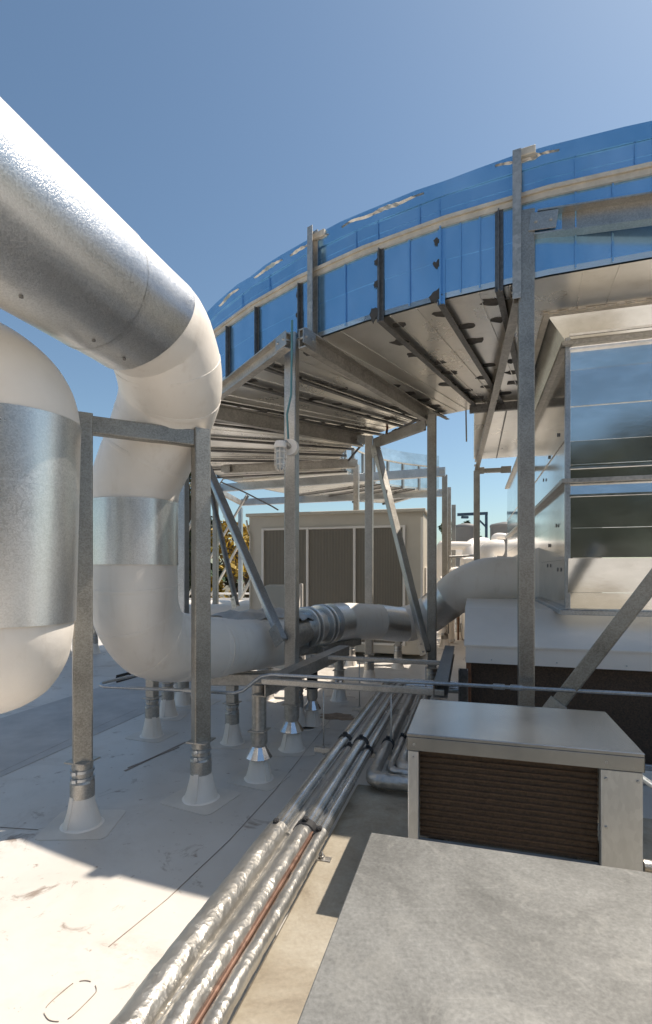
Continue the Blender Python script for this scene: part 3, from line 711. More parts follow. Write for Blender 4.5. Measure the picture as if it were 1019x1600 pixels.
# ---- braces
G2 = 'diagonal braces of the duct frame'
bar('brace', 'flat grey brace slanting down from the stand leg to the lamp post', 'brace', P(322, 725, 6.7), P(441, 1000, 5.6), rrect(.115, .06), 'galv_blue', group=G2, cleats=False)
bar('brace', 'pale diagonal strut leaning from one inner post to the foot of the next', 'brace', P(588, 700, 8.9), P(666, 1018, 7.75), rrect(.12, .10), 'galv', group=G2, cleats=False)
bar('brace', 'thick brace rising to the right edge from behind the cube shaped unit', 'brace', P(858, 1118, 4.35), P(1075, 838, 3.75), rrect(.10, .115, .008), 'galv_dark', group=G2, cleats=False)
bar('brace', 'dark round brace crossing behind the flat one beside the golden tree', 'brace', P(329, 765, 10.5), P(370, 946, 9.8), rrect(.10, .10, .04), 'rib', group=G2, cleats=False)
for (a, b_, lb) in (((385, 775, 18), (286, 945, 19), 'thin pale cross brace before the golden tree, rising right'), ((374, 850, 18.2), (330, 930, 19), 'short thin cross brace low before the golden tree'), ((392, 905, 17.6), (372, 944, 18), 'stub of thin brace against the corner of the unit'), ((318, 775, 15), (284, 850, 15.4), 'thin brace seen between the dark post and the stand leg')):
    bar('brace', lb, 'brace', P(*a), P(*b_), rrect(.09, .06), 'galv', group=G2, cleats=False)
bar('steel_beam', 'short beam running back from the long level beam to the thinnest far post', 'beam', P(338, 765, 15), P(377, 786, 18.4), rrect(.1, .16), 'beam', group=G1)

# ---- caged lamp on the post
lp = P(452, 698, 5.26)
t = thing('wall_lamp', 'caged jelly jar lamp on a round box on the post', 'lamp', lp)
fw = Vector((0, -1, 0))
part(MB().tube([lp+Vector((.02, .07, 0)), lp+Vector((.0, .0, 0))], [.085, .085], 28), 'junction_box', 'pvc', t)
bp = lp+Vector((-.085, -.06, -.01))
part(MB().tube([lp+Vector((0, .01, .0)), lp+Vector((-.04, -.05, .03)), bp+Vector((0, 0, .03))], .03, 12), 'neck', 'beam', t)
part(MB().lathe(bp+Vector((0, 0, 0)), [(.055, -.02), (.062, -.015), (.062, .02), (.05, .05), (.02, .055)], 24), 'cap', 'pvc', t)
part(MB().lathe(bp+Vector((0, 0, -.24)), [(.015, 0), (.035, .012), (.045, .05), (.048, .22)], 20), 'glass_jar', 'glass', t)
cg = MB()
for j in range(8):
    a = j*math.pi/4; q = Vector((math.cos(a), math.sin(a), 0))
    cg.tube([bp+q*.058+Vector((0, 0, -.01)), bp+q*.058+Vector((0, 0, -.19)), bp+q*.045+Vector((0, 0, -.235)), bp+q*.012+Vector((0, 0, -.255))], .004, 6)
for z in (-.06, -.13, -.19): cg.tube([bp+Vector((.058*math.cos(a), .058*math.sin(a), z)) for a in (2*math.pi*i/20 for i in range(21))], .004, 6)
part(cg, 'wire_cage', 'pvc', t)
cb = MB(); pp = lp+Vector((-.01, 0, .08)); cb.tube([pp, pp+Vector((-.012, -.01, .25)), pp+Vector((.03, -.01, .45)), pp+Vector((.035, 0, .8)), pp+Vector((.04, .0, 1.22))], .011, 8)
single(cb, 'cable', 'cable', 'teal cable running up the lamp post to the duct', 'cable')

# ---- conduits below the inner edge of the duct
def conduit(pts, r, label, m='galv_blue', name='conduit', n=10, couplings=(), cat='conduit', grp=None):
    t = thing(name, label, cat, Vector(pts[0]), grp); part(MB().tube(pts, r, n), 'tube', m, t)
    for f in couplings:
        i = int(f); q = Vector(pts[i]).lerp(Vector(pts[i+1]), f-i); d = (Vector(pts[i+1])-Vector(pts[i])).normalized()
        part(MB().tube([q-d*.05, q-d*.045, q+d*.045, q+d*.05], [r, r*1.5, r*1.5, r], n), 'coupling', m, t)
    return t
conduit([P(742, 627, 8.0), P(664, 650, 8.4), P(612, 676, 9.0), P(566, 694, 9.9), P(544, 720, 9.9)], .022, 'dark conduit along the inner edge of the curved duct', 'rib', couplings=(1.9,))
conduit([P(608, 650, 9.2), P(606, 662, 9.2), P(604, 678, 9.1)], .022, 'small drop conduit hanging from the duct rim', 'rust')
conduit([P(728, 632, 8.2), P(729, 690, 8.2)], .012, 'thin rod hanging from the inner rim before the sky', 'galv')
conduit([P(735, 640, 8.25), P(742, 720, 11.8)], .014, 'thin rod along the edge of the branch duct', 'galv') if False else None
conduit([P(343, 757, 12.5), P(349, 748, 12.5), P(380, 746, 12.6)], .018, 'short bent conduit on the far thin post', 'galv')
conduit([P(345, 753, 12.5), P(382, 769, 12.5), P(425, 791, 12.3), P(435, 797, 12.3)], .018, 'thin dark cable sloping to the roof of the unit', 'rib', name='cable')

# ================================================================== LOUVRED UNIT BEHIND
AL = P(389, 803, 12.5); W_ = 4.2; dep = 3.4; zt = AL.z
o = Vector((AL.x, AL.y, 0))
t = thing('air_handler', 'large beige air handling unit with three louvred panels, behind the pipes', 'air handler', o)
mb = MB(); mb.box(o+EX*W_/2+EY*dep/2+Vector((0, 0, (zt-.06)/2+.05)), (W_, dep, zt-.16), EX, EY, bev=.02); part(mb, 'cabinet', 'tan', t)
mb = MB(); mb.box(o+EX*W_/2+EY*(dep/2-.03)+Vector((0, 0, zt-.04)), (W_+.10, dep+.12, .075), EX, EY, bev=.01); part(mb, 'roof_panel', 'tan', t)
x0, z0, z1 = .38, .35, zt-.42
cw = (3.78-.38)/3; 
for i in range(3):
    mb = MB(); mb.box(o+EX*(x0+cw*(i+.5))+EY*(-.012)+Vector((0, 0, (z0+z1)/2)), (cw-.07, .03, z1-z0), EX, EY, bev=.003); part(mb, 'louvre_panel', 'fins', t)
fr = MB()
for i in range(4): fr.box(o+EX*(x0+cw*i)+EY*(-.03)+Vector((0, 0, (z0+z1)/2)), (.06, .05, z1-z0+.1), EX, EY, bev=.006)
for z in (z0-.03, z1+.03): fr.box(o+EX*(x0+cw*1.5)+EY*(-.028)+Vector((0, 0, z)), (cw*3+.06, .045, .05), EX, EY, bev=.006)
part(fr, 'louvre_frame', 'white', t)
mb = MB(); mb.box(o+EX*(W_-.03)+EY*(-.01)+Vector((0, 0, zt/2)), (.05, .03, zt-.4), EX, EY); part(mb, 'corner_trim', 'white', t)
mb = MB(); mb.box(o+EX*(W_+.02)+EY*.9+Vector((0, 0, 1.2)), (.04, 1.2, 1.7), EX, EY); part(mb, 'side_door', 'white', t)
cd = MB(); cd.tube([o+EX*.06+EY*(-.05)+Vector((0, 0, z)) for z in (.3, 1.6, zt-.55)]+[o+EX*.0+EY*(-.05)+Vector((0, 0, zt-.4)), o+EX*(-.04)+EY*(-.05)+Vector((0, 0, zt-.16))], .022, 8); part(cd, 'side_conduit', 'tan', t)
# hooded outlet in front of the unit
hb = P(415, 915, 8.6)
t = thing('pump_hood', 'beige sheet metal hood with an upright white flange behind the lamp post', 'hood', Vector((hb.x, hb.y, 0)))
mb = MB(); p0 = Vector((hb.x, hb.y, 0)); mb.box(p0+Vector((.19, .3, (hb.z+.6)/2)), (.42, .6, hb.z-.6), (1, 0, 0), bev=.02); part(mb, 'hood_body', 'tan', t)
mb = MB(); mb.box(p0+Vector((.56, .0, (hb.z+.6)/2)), (.05, .5, hb.z-.55), (.98, -.15, 0), bev=.01); part(mb, 'flange_plate', 'white', t)
mb = MB(); mb.box(p0+Vector((.25, .3, .3)), (.8, .5, .6), (1, 0, 0), bev=.02); part(mb, 'plinth', 'white', t)

# ---- far part of the run: flange, elbows, plenum spigot
t = thing('insulated_pipe', 'white and silver pipe run from the flange rings to the plenum spigot', 'pipe', P(560, 971, 8.2))
fr = MB()
A_ = P(474, 981, 7.05); B_ = P(520, 973, 7.62); dd_ = (B_-A_).normalized()
for s_, r_, l_ in ((0, .285, .035), (.10, .285, .035), (.20, .235, .10), (.34, .295, .035), (.44, .295, .03)):
    q = A_+dd_*s_; part(MB().tube([q, q+dd_*.006, q+dd_*(l_-.006), q+dd_*l_], [r_-.01, r_, r_, r_-.01], 40), 'flange_ring', 'jacket', t)
part(MB().tube([A_-dd_*.1, B_], .215, 32), 'flange_neck', 'shiny', t)
path = spline([(B_-dd_*.1, .285), (P(545, 971, 7.95), .288), (P(590, 972, 8.35), .285), (P(632, 975, 8.6), .285), (P(664, 964, 8.6), .295), (P(692, 944, 8.45), .305), (P(722, 921, 8.25), .325), (P(757, 908, 8.12), .345), (P(792, 906, 8.05), .345), (P(806, 906, 8.03), .34)], 6)
def cut(a, b, m, name, dr=0.0): part(tubepts([(p, r+dr) for p, r in path[a:b+1]], 40), name, m, t)
cut(0, 4, 'jacket', 'metal_band', .006); cut(4, 12, 'pvc', 'elbow_cover'); cut(12, 18, 'jacket', 'metal_band', .006); cut(18, 27, 'pvc', 'elbow_cover', .012); cut(27, 33, 'jacket', 'metal_band', .006); cut(33, 54, 'pvc', 'elbow_cover', .014)
foot = MB(); q = A_+dd_*.25; foot.box(q+Vector((0, 0, -.33)), (.5, .12, .12), (.7, -.7, 0)); part(foot, 'flange_foot', 'beam', t)

# ---- valve block between the run and the flange, with draped sheet
vb = P(452, 1000, 6.8)
t = thing('pump', 'dark pump body between the white run and the flange rings', 'pump', Vector((vb.x, vb.y, .4)))
mb = MB(); mb.box(vb+Vector((0, .05, -.12)), (.24, .3, .3), (.8, .6, 0), bev=.05); part(mb, 'volute', 'beam', t)
part(MB().tube([vb+Vector((-.02, .05, .0)), vb+Vector((-.02, .05, .28))], [.12, .09], 20), 'motor', 'galv_blue', t)
part(MB().tube([vb+Vector((-.14, -.16, -.1)), vb+Vector((.16, .24, -.1))], .13, 20), 'drive_end', 'galv', t)
mb = MB(); mb.box(vb+Vector((0, .05, -.32)), (.4, .4, .08), (.8, .6, 0)); part(mb, 'base_plate', 'beam', t)
# grey plastic sheet over the white run
mb = MB(); A0, A1 = P(338, 968, 5.75), P(470, 962, 7.1); nx, ny = 26, 9; ax = (A1-A0); sdv = Vector((ax.y, -ax.x, 0)).normalized()
vs = []
for i in range(nx+1):
    for j in range(ny+1):
        s_ = (j/ny-.5)*.50
        zz = .02+.055*(noise.noise(Vector((i*.35, j*.5+i*.22, 3)))+.4)-1.4*s_*s_+.05*math.sin(math.pi*i/nx)
        vs.append(A0+ax*(i/nx)+sdv*s_+Vector((0, 0, zz)))
n_ = len(vs); fs = [(i*(ny+1)+j, (i+1)*(ny+1)+j, (i+1)*(ny+1)+j+1, i*(ny+1)+j+1) for i in range(nx) for j in range(ny)]
mb.add(vs+[v+Vector((0, 0, .006)) for v in vs], fs+[tuple(q+n_ for q in f) for f in fs], True)
single(mb, 'plastic_sheet', 'sheet', 'crumpled grey sheet draped over the white pipe run', 'sheet')

# ================================================================== PLENUM AND WHITE UNIT AT RIGHT
U0, V0 = .925, 5.68
U1, V1 = 4.6, 15.2
zlo, zhi = 1.60, 4.42
t = thing('plenum', 'tall mirror bright sheet metal plenum dropping from the duct at right', 'plenum', UV(U0, V0, zlo))
zs = [zlo, 1.96-.05, 2.13, 2.47, 2.86, 3.04, 3.32, 3.66, 4.30, zhi]
zs = [zlo, 1.76, 2.10, 2.42, 2.80]
TILT = (.010, -.006, .004, -.012, .007, -.003, .012)
def vface(zlist, name, tilt=0):
    mb = MB()
    for i, (a, b) in enumerate(zip(zlist, zlist[1:])):
        q = .007*(i % 2); e_ = TILT[(i*3+len(zlist)) % 7]
        mb.hexa([UV(U0, V0-q-max(0, -e_), a+.002), UV(U1, V0-q-max(0, -e_), a+.002), UV(U1, V0+.05, a+.002), UV(U0, V0+.05, a+.002)], [UV(U0, V0-q+.004-max(0, e_), b-.002), UV(U1, V0-q+.004-max(0, e_), b-.002), UV(U1, V0+.05, b-.002), UV(U0, V0+.05, b-.002)])
    return part(mb, name, 'duct', t)
vface([2.12, 2.42, 2.74, 2.892], 'front_panel')
mb = MB()
for a, b in ((zlo, 1.77), (1.77, 2.115)):
    f = lambda z: V0-.012-.040*(z-zlo)/.5
    mb.hexa([UV(U0, f(a), a+.002), UV(U1, f(a), a+.002), UV(U1, V0+.05, a+.002), UV(U0, V0+.05, a+.002)], [UV(U0, f(b), b-.002), UV(U1, f(b), b-.002), UV(U1, V0+.05, b-.002), UV(U0, V0+.05, b-.002)])
part(mb, 'lower_panel', 'duct', t); vface([2.895, 3.06, 3.30, 3.65, 4.02, 4.24], 'front_panel')
def lface(zlist, name):
    mb = MB()
    for i, (a, b) in enumerate(zip(zlist, zlist[1:])):
        q = .007*(i % 2)
        for v0, v1 in ((V0, V0+2.6), (V0+2.6, V0+5.4), (V0+5.4, V1)):
            mb.hexa([UV(U0-q, v0+.003, a+.002), UV(U0-q, v1, a+.002), UV(U0+.05, v1, a+.002), UV(U0+.05, v0+.003, a+.002)], [UV(U0-q+.004, v0+.003, b-.002), UV(U0-q+.004, v1, b-.002), UV(U0+.05, v1, b-.002), UV(U0+.05, v0+.003, b-.002)])
    return part(mb, name, 'duct', t)
lface([zlo, 2.1, 2.5, 2.892], 'side_panel'); lface([2.895, 3.35, 3.8, 4.24], 'side_panel')
for z in (2.895, 4.28):
    mb = MB(); mb.extrude([(-.04, -.02), (.04, -.02), (.04, .02), (-.04, .02)], UV(U0-.02, V0-.02, z), UV(U0-.02, V1, z))
    mb.extrude([(-.04, -.02), (.04, -.02), (.04, .02), (-.04, .02)], UV(U0-.06, V0-.03, z), UV(U1, V0-.03, z))
    part(mb, 'angle_flange', 'beam', t)
for z in (3.02, 2.87, 2.74, 4.22, 4.36):
    mb = MB(); mb.extrude([(-.02, -.006), (.02, -.006), (.02, .016), (-.02, .016)], UV(U0+.012, V0-.022, z), UV(U1, V0-.022, z)); part(mb, 'standing_rib', 'shiny', t)
mb = MB(); mb.extrude(rrect(.05, .05, .006), UV(U0+.0, V0+.0, zlo), UV(U0+.0, V0+.0, zhi), EY); part(mb, 'corner_angle', 'galv_blue', t)
# bottom skirt flange
mb = MB(); mb.box(UV((U0+U1)/2-.03, V0-.02, zlo-.03), (U1-U0+.1, .10, .05), EX, EY); mb.box(UV(U0-.03, (V0+V1)/2+.05, zlo-.03), (.10, V1-V0, .05), EX, EY); part(mb, 'base_flange', 'galv_blue', t)
# flared hood up to the duct
mb = MB(); ut, vt = .73, 5.56; zt_ = ZB-.012
b4 = [UV(U0, V0, 4.30), UV(U1, V0, 4.30), UV(U1, 9.2, 4.30), UV(U0, 9.2, 4.30)]
t4 = [UV(ut, vt, zt_), UV(U1+.3, vt, zt_), UV(U1+.3, 9.6, zt_), UV(ut, 9.6, zt_)]
mb.hexa(b4, t4); part(mb, 'flared_hood', 'duct', t)
mb = MB(); sc_ = MB()
mb.extrude([(-.03, -.012), (.03, -.012), (.03, .02), (-.03, .02)], UV(ut-.05, vt-.05, zt_), UV(U1+.3, vt-.05, zt_)); mb.extrude([(-.03, -.012), (.03, -.012), (.03, .02), (-.03, .02)], UV(ut-.02, vt-.02, zt_), UV(ut-.02, 9.5, zt_))
part(mb, 'hood_flange', 'cream', t)
for i in range(40):
    p = UV(ut-.05+i*.085, vt-.085, zt_+random.uniform(-.004, .01)); sc_.box(p, (.075, .012, random.uniform(.012, .03)), EX, EY, bev=.004)
part(sc_, 'sealant_bead', 'beam', t)
# dots of fasteners on the side panel
sc_ = MB()
for v_, z_ in ((6.3, 2.5), (6.9, 2.3), (6.2, 3.5), (6.9, 3.4), (7.4, 3.2), (6.2, 2.0), (7.0, 2.05)):
    p = UV(U0-.008, v_, z_); sc_.tube([p, p-EX*.012], .022, 8)
part(sc_, 'pin_washers', 'rib', t)
# branch duct behind
t = thing('branch_duct', 'pale branch duct running away below the sky beside the plenum', 'duct', UV(.02, 9, 4.46))
mb = MB(); mb.box(UV(.02+1.0, 10.05, 4.75), (2.0, 3.7, .58), EX, EY, bev=.01); part(mb, 'duct_body', 'under', t)
mb = MB(); 
mb.box(UV(1.0, 8.16, 4.46), (2.1, .08, .12), EX, EY); part(mb, 'end_flange', 'rib', t)
mb = MB(); mb.box(UV(.5, 10.05, 4.452), (.02, 3.6, .016), EX, EY, bev=0); part(mb, 'seam', 'rib', t)
# plenum spigot where the white pipe enters
sp_ = P(806, 906, 8.03)
t = thing('pipe_spigot', 'white sheet metal box where the white elbow enters the plenum', 'spigot', Vector((sp_.x, sp_.y, 1.2)))
mb = MB()
q0, q1 = sp_+EY*(-.55)+EX*0, sp_+EY*.55
L = 1.1
mb.hexa([Vector((q0.x, q0.y, 1.48)), Vector((q1.x, q1.y, 1.48)), Vector((q1.x, q1.y, 1.48))+EX*L, Vector((q0.x, q0.y, 1.48))+EX*L],
        [Vector((q0.x, q0.y, 2.22)), Vector((q1.x, q1.y, 2.22)), Vector((q1.x, q1.y, 2.62))+EX*L, Vector((q0.x, q0.y, 2.62))+EX*L]); part(mb, 'box_body', 'pvc', t)

# white unit with sloped cap and dark filter bank
UA, VA = -.07, 5.37
t = thing('air_handler', 'long white unit with sloped cap and dark filter wall under the plenum', 'air handler', UV(UA, VA, 0))
UB = 5.2; VB = 15.5
mb = MB()
mb.hexa([UV(UA, VA, 1.06), UV(UB, VA, 1.06), UV(UB, VB, 1.06), UV(UA, VB, 1.06)], [UV(UA, VA, 1.225), UV(UB, VA, 1.225), UV(UB, VB, 1.225), UV(UA, VB, 1.225)]); part(mb, 'fascia', 'white', t)
mb = MB(); mb.hexa([UV(UA-.015, VA-.015, 1.228), UV(UB, VA-.015, 1.228), UV(UB, VB, 1.228), UV(UA-.015, VB, 1.228)], [UV(UA-.015, VA-.015, 1.244), UV(UB, VA-.015, 1.244), UV(UB, VA+.75, 1.56), UV(UA-.015, VA+.75, 1.56)])
mb.hexa([UV(UA-.015, VA+.752, 1.23), UV(UB, VA+.752, 1.23), UV(UB, VB, 1.23), UV(UA-.015, VB, 1.23)], [UV(UA-.015, VA+.752, 1.56), UV(UB, VA+.752, 1.56), UV(UB, VB, 1.56), UV(UA-.015, VB, 1.56)])
part(mb, 'sloped_cap', 'white', t)
mb = MB(); mb.box(UV((UA+UB)/2, (VA+VB)/2+.05, .60), (UB-UA-.10, VB-VA-.08, .915), EX, EY, bev=.01); part(mb, 'filter_bank', 'dark', t)
mb = MB(); mb.box(UV((UA+UB)/2, (VA+VB)/2, .075), (UB-UA+.02, VB-VA+.02, .13), EX, EY, bev=.01); part(mb, 'base_rail', 'white', t)
mb = MB(); mb.box(UV(UA+.03, VA+.02, .60), (.05, .05, .91), EX, EY); 
part(mb, 'corner_post', 'rust', t)
mb = MB(); mb.box(UV((UA+UB)/2, VA+.014, .17), (UB-UA-.02, .04, .05), EX, EY); part(mb, 'filter_track', 'galv_blue', t)
sc_ = MB()
for i in range(14): sc_.box(UV(UA+.25+i*.30, VA-.006, 1.10), (.012, .01, .012), EX, EY, bev=.002)
part(sc_, 'rivets', 'galv_blue', t)

# ================================================================== CONDENSING UNITS
def cond(u0, u1, v0, v1, zt, zb, label, topm='panel'):
    t = thing('condensing_unit', label, 'condenser', UV((u0+u1)/2, (v0+v1)/2, zb), 'low sheet metal condensing units on the pad'); W = u1-u0; Dp = v1-v0
    um, vm = (u0+u1)/2, (v0+v1)/2
    mb = MB(); mb.box(UV(um, vm, zt-.008), (W+.012, Dp+.012, .018), EX, EY, bev=.003)
    for uu, vv, sx, sy in ((um, v0-.003, W+.012, .006), (um, v1+.003, W+.012, .006), (u0-.003, vm, .006, Dp+.012), (u1+.003, vm, .006, Dp+.012)):
        mb.box(UV(uu, vv, zt-.049), (sx, sy, .064), EX, EY, bev=.001)
    top = part(mb, 'top_panel', topm, t)
    fl, fr_ = .05, .165
    zf = zt-.085
    mb = MB(); mb.box(UV(u0+fl/2, v0+.02, (zb+zf)/2), (fl, .04, zf-zb), EX, EY, bev=.003); part(mb, 'corner_panel', 'case', t)
    mb = MB(); mb.box(UV(u1-fr_/2, v0+.02, (zb+zf)/2), (fr_, .04, zf-zb), EX, EY, bev=.003); part(mb, 'corner_panel', 'case', t)
    for uu in (u0+.012, u1-.012):
        mb = MB(); mb.box(UV(uu, (v0+v1)/2+.022, (zb+zf)/2), (.024, Dp-.046, zf-zb), EX, EY, bev=.003); part(mb, 'side_panel', 'case', t)
    mb = MB(); mb.box(UV(um, v1-.012, (zb+zf)/2), (W-.052, .022, zf-zb), EX, EY, bev=.003); part(mb, 'back_panel', 'case', t)
    mb = MB(); mb.box(UV(um+(fl-fr_)/2, v0+.022, zb+.05), (W-fl-fr_-.006, .036, .10), EX, EY, bev=.003); part(mb, 'bottom_rail', 'case', t)
    cw_ = W-fl-fr_-.008; cu = um+(fl-fr_)/2; zc0, zc1 = zb+.104, zf
    mb = MB(); mb.box(UV(cu, v0+.06, (zc0+zc1)/2), (cw_, .03, zc1-zc0), EX, EY, bev=0); coil = part(mb, 'coil', 'dark', t)
    mb = MB(); n = 15
    for i in range(n): z = zc0+.02+(zc1-zc0-.03)*i/(n-1); mb.tube([UV(cu-cw_/2, v0+.042, z), UV(cu+cw_/2, v0+.042, z)], .0055, 8)
    part(mb, 'coil_tubes', 'brown', coil)
    mb = MB()
    for i in range(120): u = cu-cw_/2+cw_*(i+.5)/120; mb.add([UV(u, v0+.036, zc0), UV(u+.0012, v0+.036, zc0), UV(u+.0012, v0+.036, zc1), UV(u, v0+.036, zc1)], [(0, 1, 2, 3)])
    part(mb, 'coil_fins', 'dark', coil)
    for u, z in ((u0+.025, zf-.03), (u1-.145, zf-.04), (u1-.02, zf-.04), (u1-.145, zb+.05), (u1-.145, zb+.28), (u0+.025, zb+.06), (u1-.145, zt-.05), (u0+.03, zt-.05)):
        p = UV(u, v0-.008, z); part(MB().tube([p+EY*.01, p], .006, 8), 'screw', 'galv_blue', t)
    mb = MB()
    for s in (u0+.12, u1-.12): mb.box(UV(s, (v0+v1)/2, (zb+.42)/2), (.09, Dp-.1, zb-.42), EX, EY)
    part(mb, 'sleepers', 'beam', t); return t
cond(-.305, .712, 2.52, 3.2, 1.2, .58, 'smaller metal condenser whose dark coil face looks at the camera', 'top')
cond(-.292, 1.05, .35, 1.53, 1.2, .60, 'larger metal condenser in the foreground, only its broad dull top visible')

# little things right of the unit
p = UV(1.02, 2.6, .42)
t = thing('electrical_box', 'small dark disconnect box just right of the condenser', 'box', p)
mb = MB(); mb.box(p+Vector((0, 0, .62)), (.10, .18, .34), EX, EY, bev=.01); part(mb, 'enclosure', 'rib', t)
mb = MB(); mb.box(p+Vector((0, 0, .225)), (.04, .04, .45), EX, EY, bev=.004); part(mb, 'leg', 'galv', t)
conduit([UV(.80, 3.0, .95), UV(.93, 2.75, .90), UV(.97, 2.62, .92)], .016, 'short conduit from condenser to the dark box')
conduit([UV(.86, 2.7, .44), UV(.90, 2.66, .60), UV(.98, 2.6, .75), UV(1.0, 2.5, .5)], .03, 'grey flexible hose looping below the dark box', 'galv_blue', n=12)
conduit([UV(.82, 2.9, .52), UV(1.3, 2.9, .52)], .03, 'foil wrapped stub right of the condenser', 'foil', n=14, name='foil_pipe', cat='pipe')

# ================================================================== REFRIGERANT LINES
def line(u, z, v0, v1, r, m, label, bumpy=.0, n=22, name='insulated_line', grp='refrigerant lines along the pad', clamps=(), end=None):
    pts = []; rs = []; k = max(8, int((v1-v0)/.035)) if bumpy else 10
    for i in range(k+1):
        v = v0+(v1-v0)*i/k; q = noise.noise(Vector((u*9, v*9, 1)))
        pts.append(UV(u+bumpy*.25*noise.noise(Vector((u*5, v*2.2, 4))), v, z+bumpy*.3*noise.noise(Vector((u*5, v*2, 9))))); rs.append(r*(1+bumpy*2.2*q))
    if end: 
        pts += end; rs += [r]*len(end)
    t = thing(name, label, 'pipe', pts[0], grp)
    mb = MB(); mb.tube(pts, rs, n)
    if bumpy:       # small dents in the wrap
        mb.v = [v+Vector((noise.noise(v*38)*.004, noise.noise(v*38+Vector((5, 0, 0)))*.004, noise.noise(v*38+Vector((9, 0, 0)))*.004)) for v in mb.v]
    part(mb, 'wrap', m, t)
    for v in clamps:
        q = UV(u, v, z); c = MB().tube([q-EY*.035, q-EY*.03, q+EY*.03, q+EY*.035], [r, r*1.12, r*1.12, r], n)
        c.box(q+Vector((0, 0, r*1.15)), (.03, .03, .035), EX, EY, bev=.004); c.tube([q-EY*.02+Vector((0, 0, r*1.2)), q+EY*.02+Vector((0, 0, r*1.2))], .012, 8)
        part(c, 'clamp', 'rubber', t)
    return t
Z0 = .50
line(-1.07, Z0, .2, 2.74, .070, 'foil', 'thickest foil wrapped line, leftmost in the foreground bundle', .025)
line(-.995, Z0-.02, .2, 2.72, .031, 'foil', 'thin foil wrapped line between the two thick ones', .04)
line(-.928, Z0, .2, 2.80, .056, 'foil', 'second thick foil line beside the copper tubes', .025)
line(-.869, Z0+.018, .2, 2.75, .011, 'copper', 'bare copper tube left of the two between foil lines')
line(-.856, Z0-.005, .2, 2.75, .010, 'rust', 'darker bare copper tube right of the two between foil lines')
line(-.822, Z0, .2, 2.78, .036, 'foil', 'slim foil line at the edge of the tan pad', .025)
VE = 6.55
def tail(u, z, du): return [UV(u+.03, VE+.10, z), UV(u+.10, VE+.17, z), UV(u+.3, VE+.18, z), UV(1.0, VE+.18, z)]
def tail2(u, z, k): return [UV(u+.02, VE+.06-k, z), UV(u+.08, VE+.13-k, z), UV(u+.25, VE+.14-k, z), UV(.2, VE+.14-k, z)]
line(-1.075, Z0, 2.68, VE, .056, 'line', 'smooth grey line continuing the thickest one away to the frame', clamps=(2.72, 4.35), end=tail2(-1.075, Z0, -.12))
line(-1.00, Z0, 2.70, VE, .026, 'foil', 'thin bright line between two smooth grey ones in the far bundle', clamps=(4.2,), end=tail2(-1.0, Z0, -.04))
line(-.92, Z0, 2.74, VE, .060, 'line', 'smooth grey line continuing the second thick one', clamps=(2.78, 4.3), end=tail2(-.92, Z0, .04))
line(-.83, Z0, 2.72, VE, .036, 'line', 'smooth slim line continuing the one at the pad edge', clamps=(2.75, 4.15), end=tail2(-.83, Z0, .12))
line(-.875, Z0-.03, 2.72, 5.6, .010, 'copper', 'copper tube continuing between the smooth lines')
# lines to the condenser: foil elbows
def elb(u, v, r, lab, z=.50, ue=-.28, grp=None):
    line(u, z, v+.12, VE-.2, r, 'foil', lab, .03, clamps=(v+.75,), grp='foil lines with elbows to the condenser')
    t = thing('foil_elbow', 'crumpled foil elbow at the foot of the '+lab, 'elbow', UV(u, v, z), 'foil elbows beside the condenser')
    pts = [(UV(u, v+.14, z), r*1.08), (UV(u+.005, v+.05, z), r*1.15), (UV(u+.04, v, z), r*1.18), (UV(u+.12, v-.012, z), r*1.15), (UV(ue, v-.012, z), r*1.12)]
    mb = tubepts(spline(pts, 6), 20); mb.v = [q+Vector((noise.noise(q*30), noise.noise(q*30+Vector((7, 0, 0))), noise.noise(q*30+Vector((0, 7, 0)))))*.007 for q in mb.v]
    part(mb, 'wrap', 'foil', t)
elb(-.70, 3.62, .048, 'foil line nearest to the copper side')
elb(-.60, 3.80, .028, 'thin foil line between the elbowed ones')
elb(-.52, 3.86, .048, 'foil line nearest to the condenser')
# conduit on the pad by the foreground condenser
conduit([UV(-.30, .2, .44), UV(-.335, .75, .44), UV(-.335, 1.22, .44), UV(-.32, 1.40, .44), UV(-.30, 1.46, .44)], .016, 'pale conduit lying on the pad along the foreground condenser', 'pvc', couplings=(1.5,))

# ================================================================== LOW CHANNEL FRAME AND CONDUITS
G3 = 'channels of the low frame round the pipe bundle'
f0 = P(404, 1076, 4.78); f1 = P(538, 1016, 6.85)
bar('channel', 'dark channel of the low frame running away beside the lamp post', 'channel', f0+Vector((0, 0, -.01)), f1, cprof(.15, .13, .012, -1), 'beam', group=G3, cleats=False)
g0 = P(686, 1092, 4.4); g1 = P(702, 1012, 6.9)
bar('channel', 'dark slotted channel of the low frame right of the pipe bundle', 'channel', P(688, 1080, 4.42), P(703, 1016, 6.6), cprof(.12, .12, .012), 'rib', group=G3, cleats=False)
bar('channel', 'long front strut of the low frame across the pipe bundle', 'channel', P(410, 1064, 4.78), P(694, 1082, 4.45), rrect(.05, .06, .01), 'galv', group=G3, cleats=False)
bar('channel', 'long rear strut of the low frame across the pipe bundle', 'channel', P(486, 1026, 6.2), P(690, 1036, 5.85), rrect(.045, .05, .01), 'galv', group=G3, cleats=False)
bar('channel', 'short upright channel stub between bundle and white unit', 'channel', P(724, 1046, 4.95), P(724, 1098, 4.95), cprof(.10, .09, .01), 'rib', group=G3, cleats=False)
bar('channel', 'brown flat beam carrying the white pipe run', 'channel', P(325, 1062, 5.9), P(438, 1062, 5.75), rrect(.06, .13, .008), 'beam', group=G3, cleats=False)
bar('channel', 'angled pump rail beneath the flange rings', 'channel', P(460, 1020, 6.9), P(560, 1002, 8.0), rrect(.12, .10, .008), 'beam', group=G3, cleats=False)
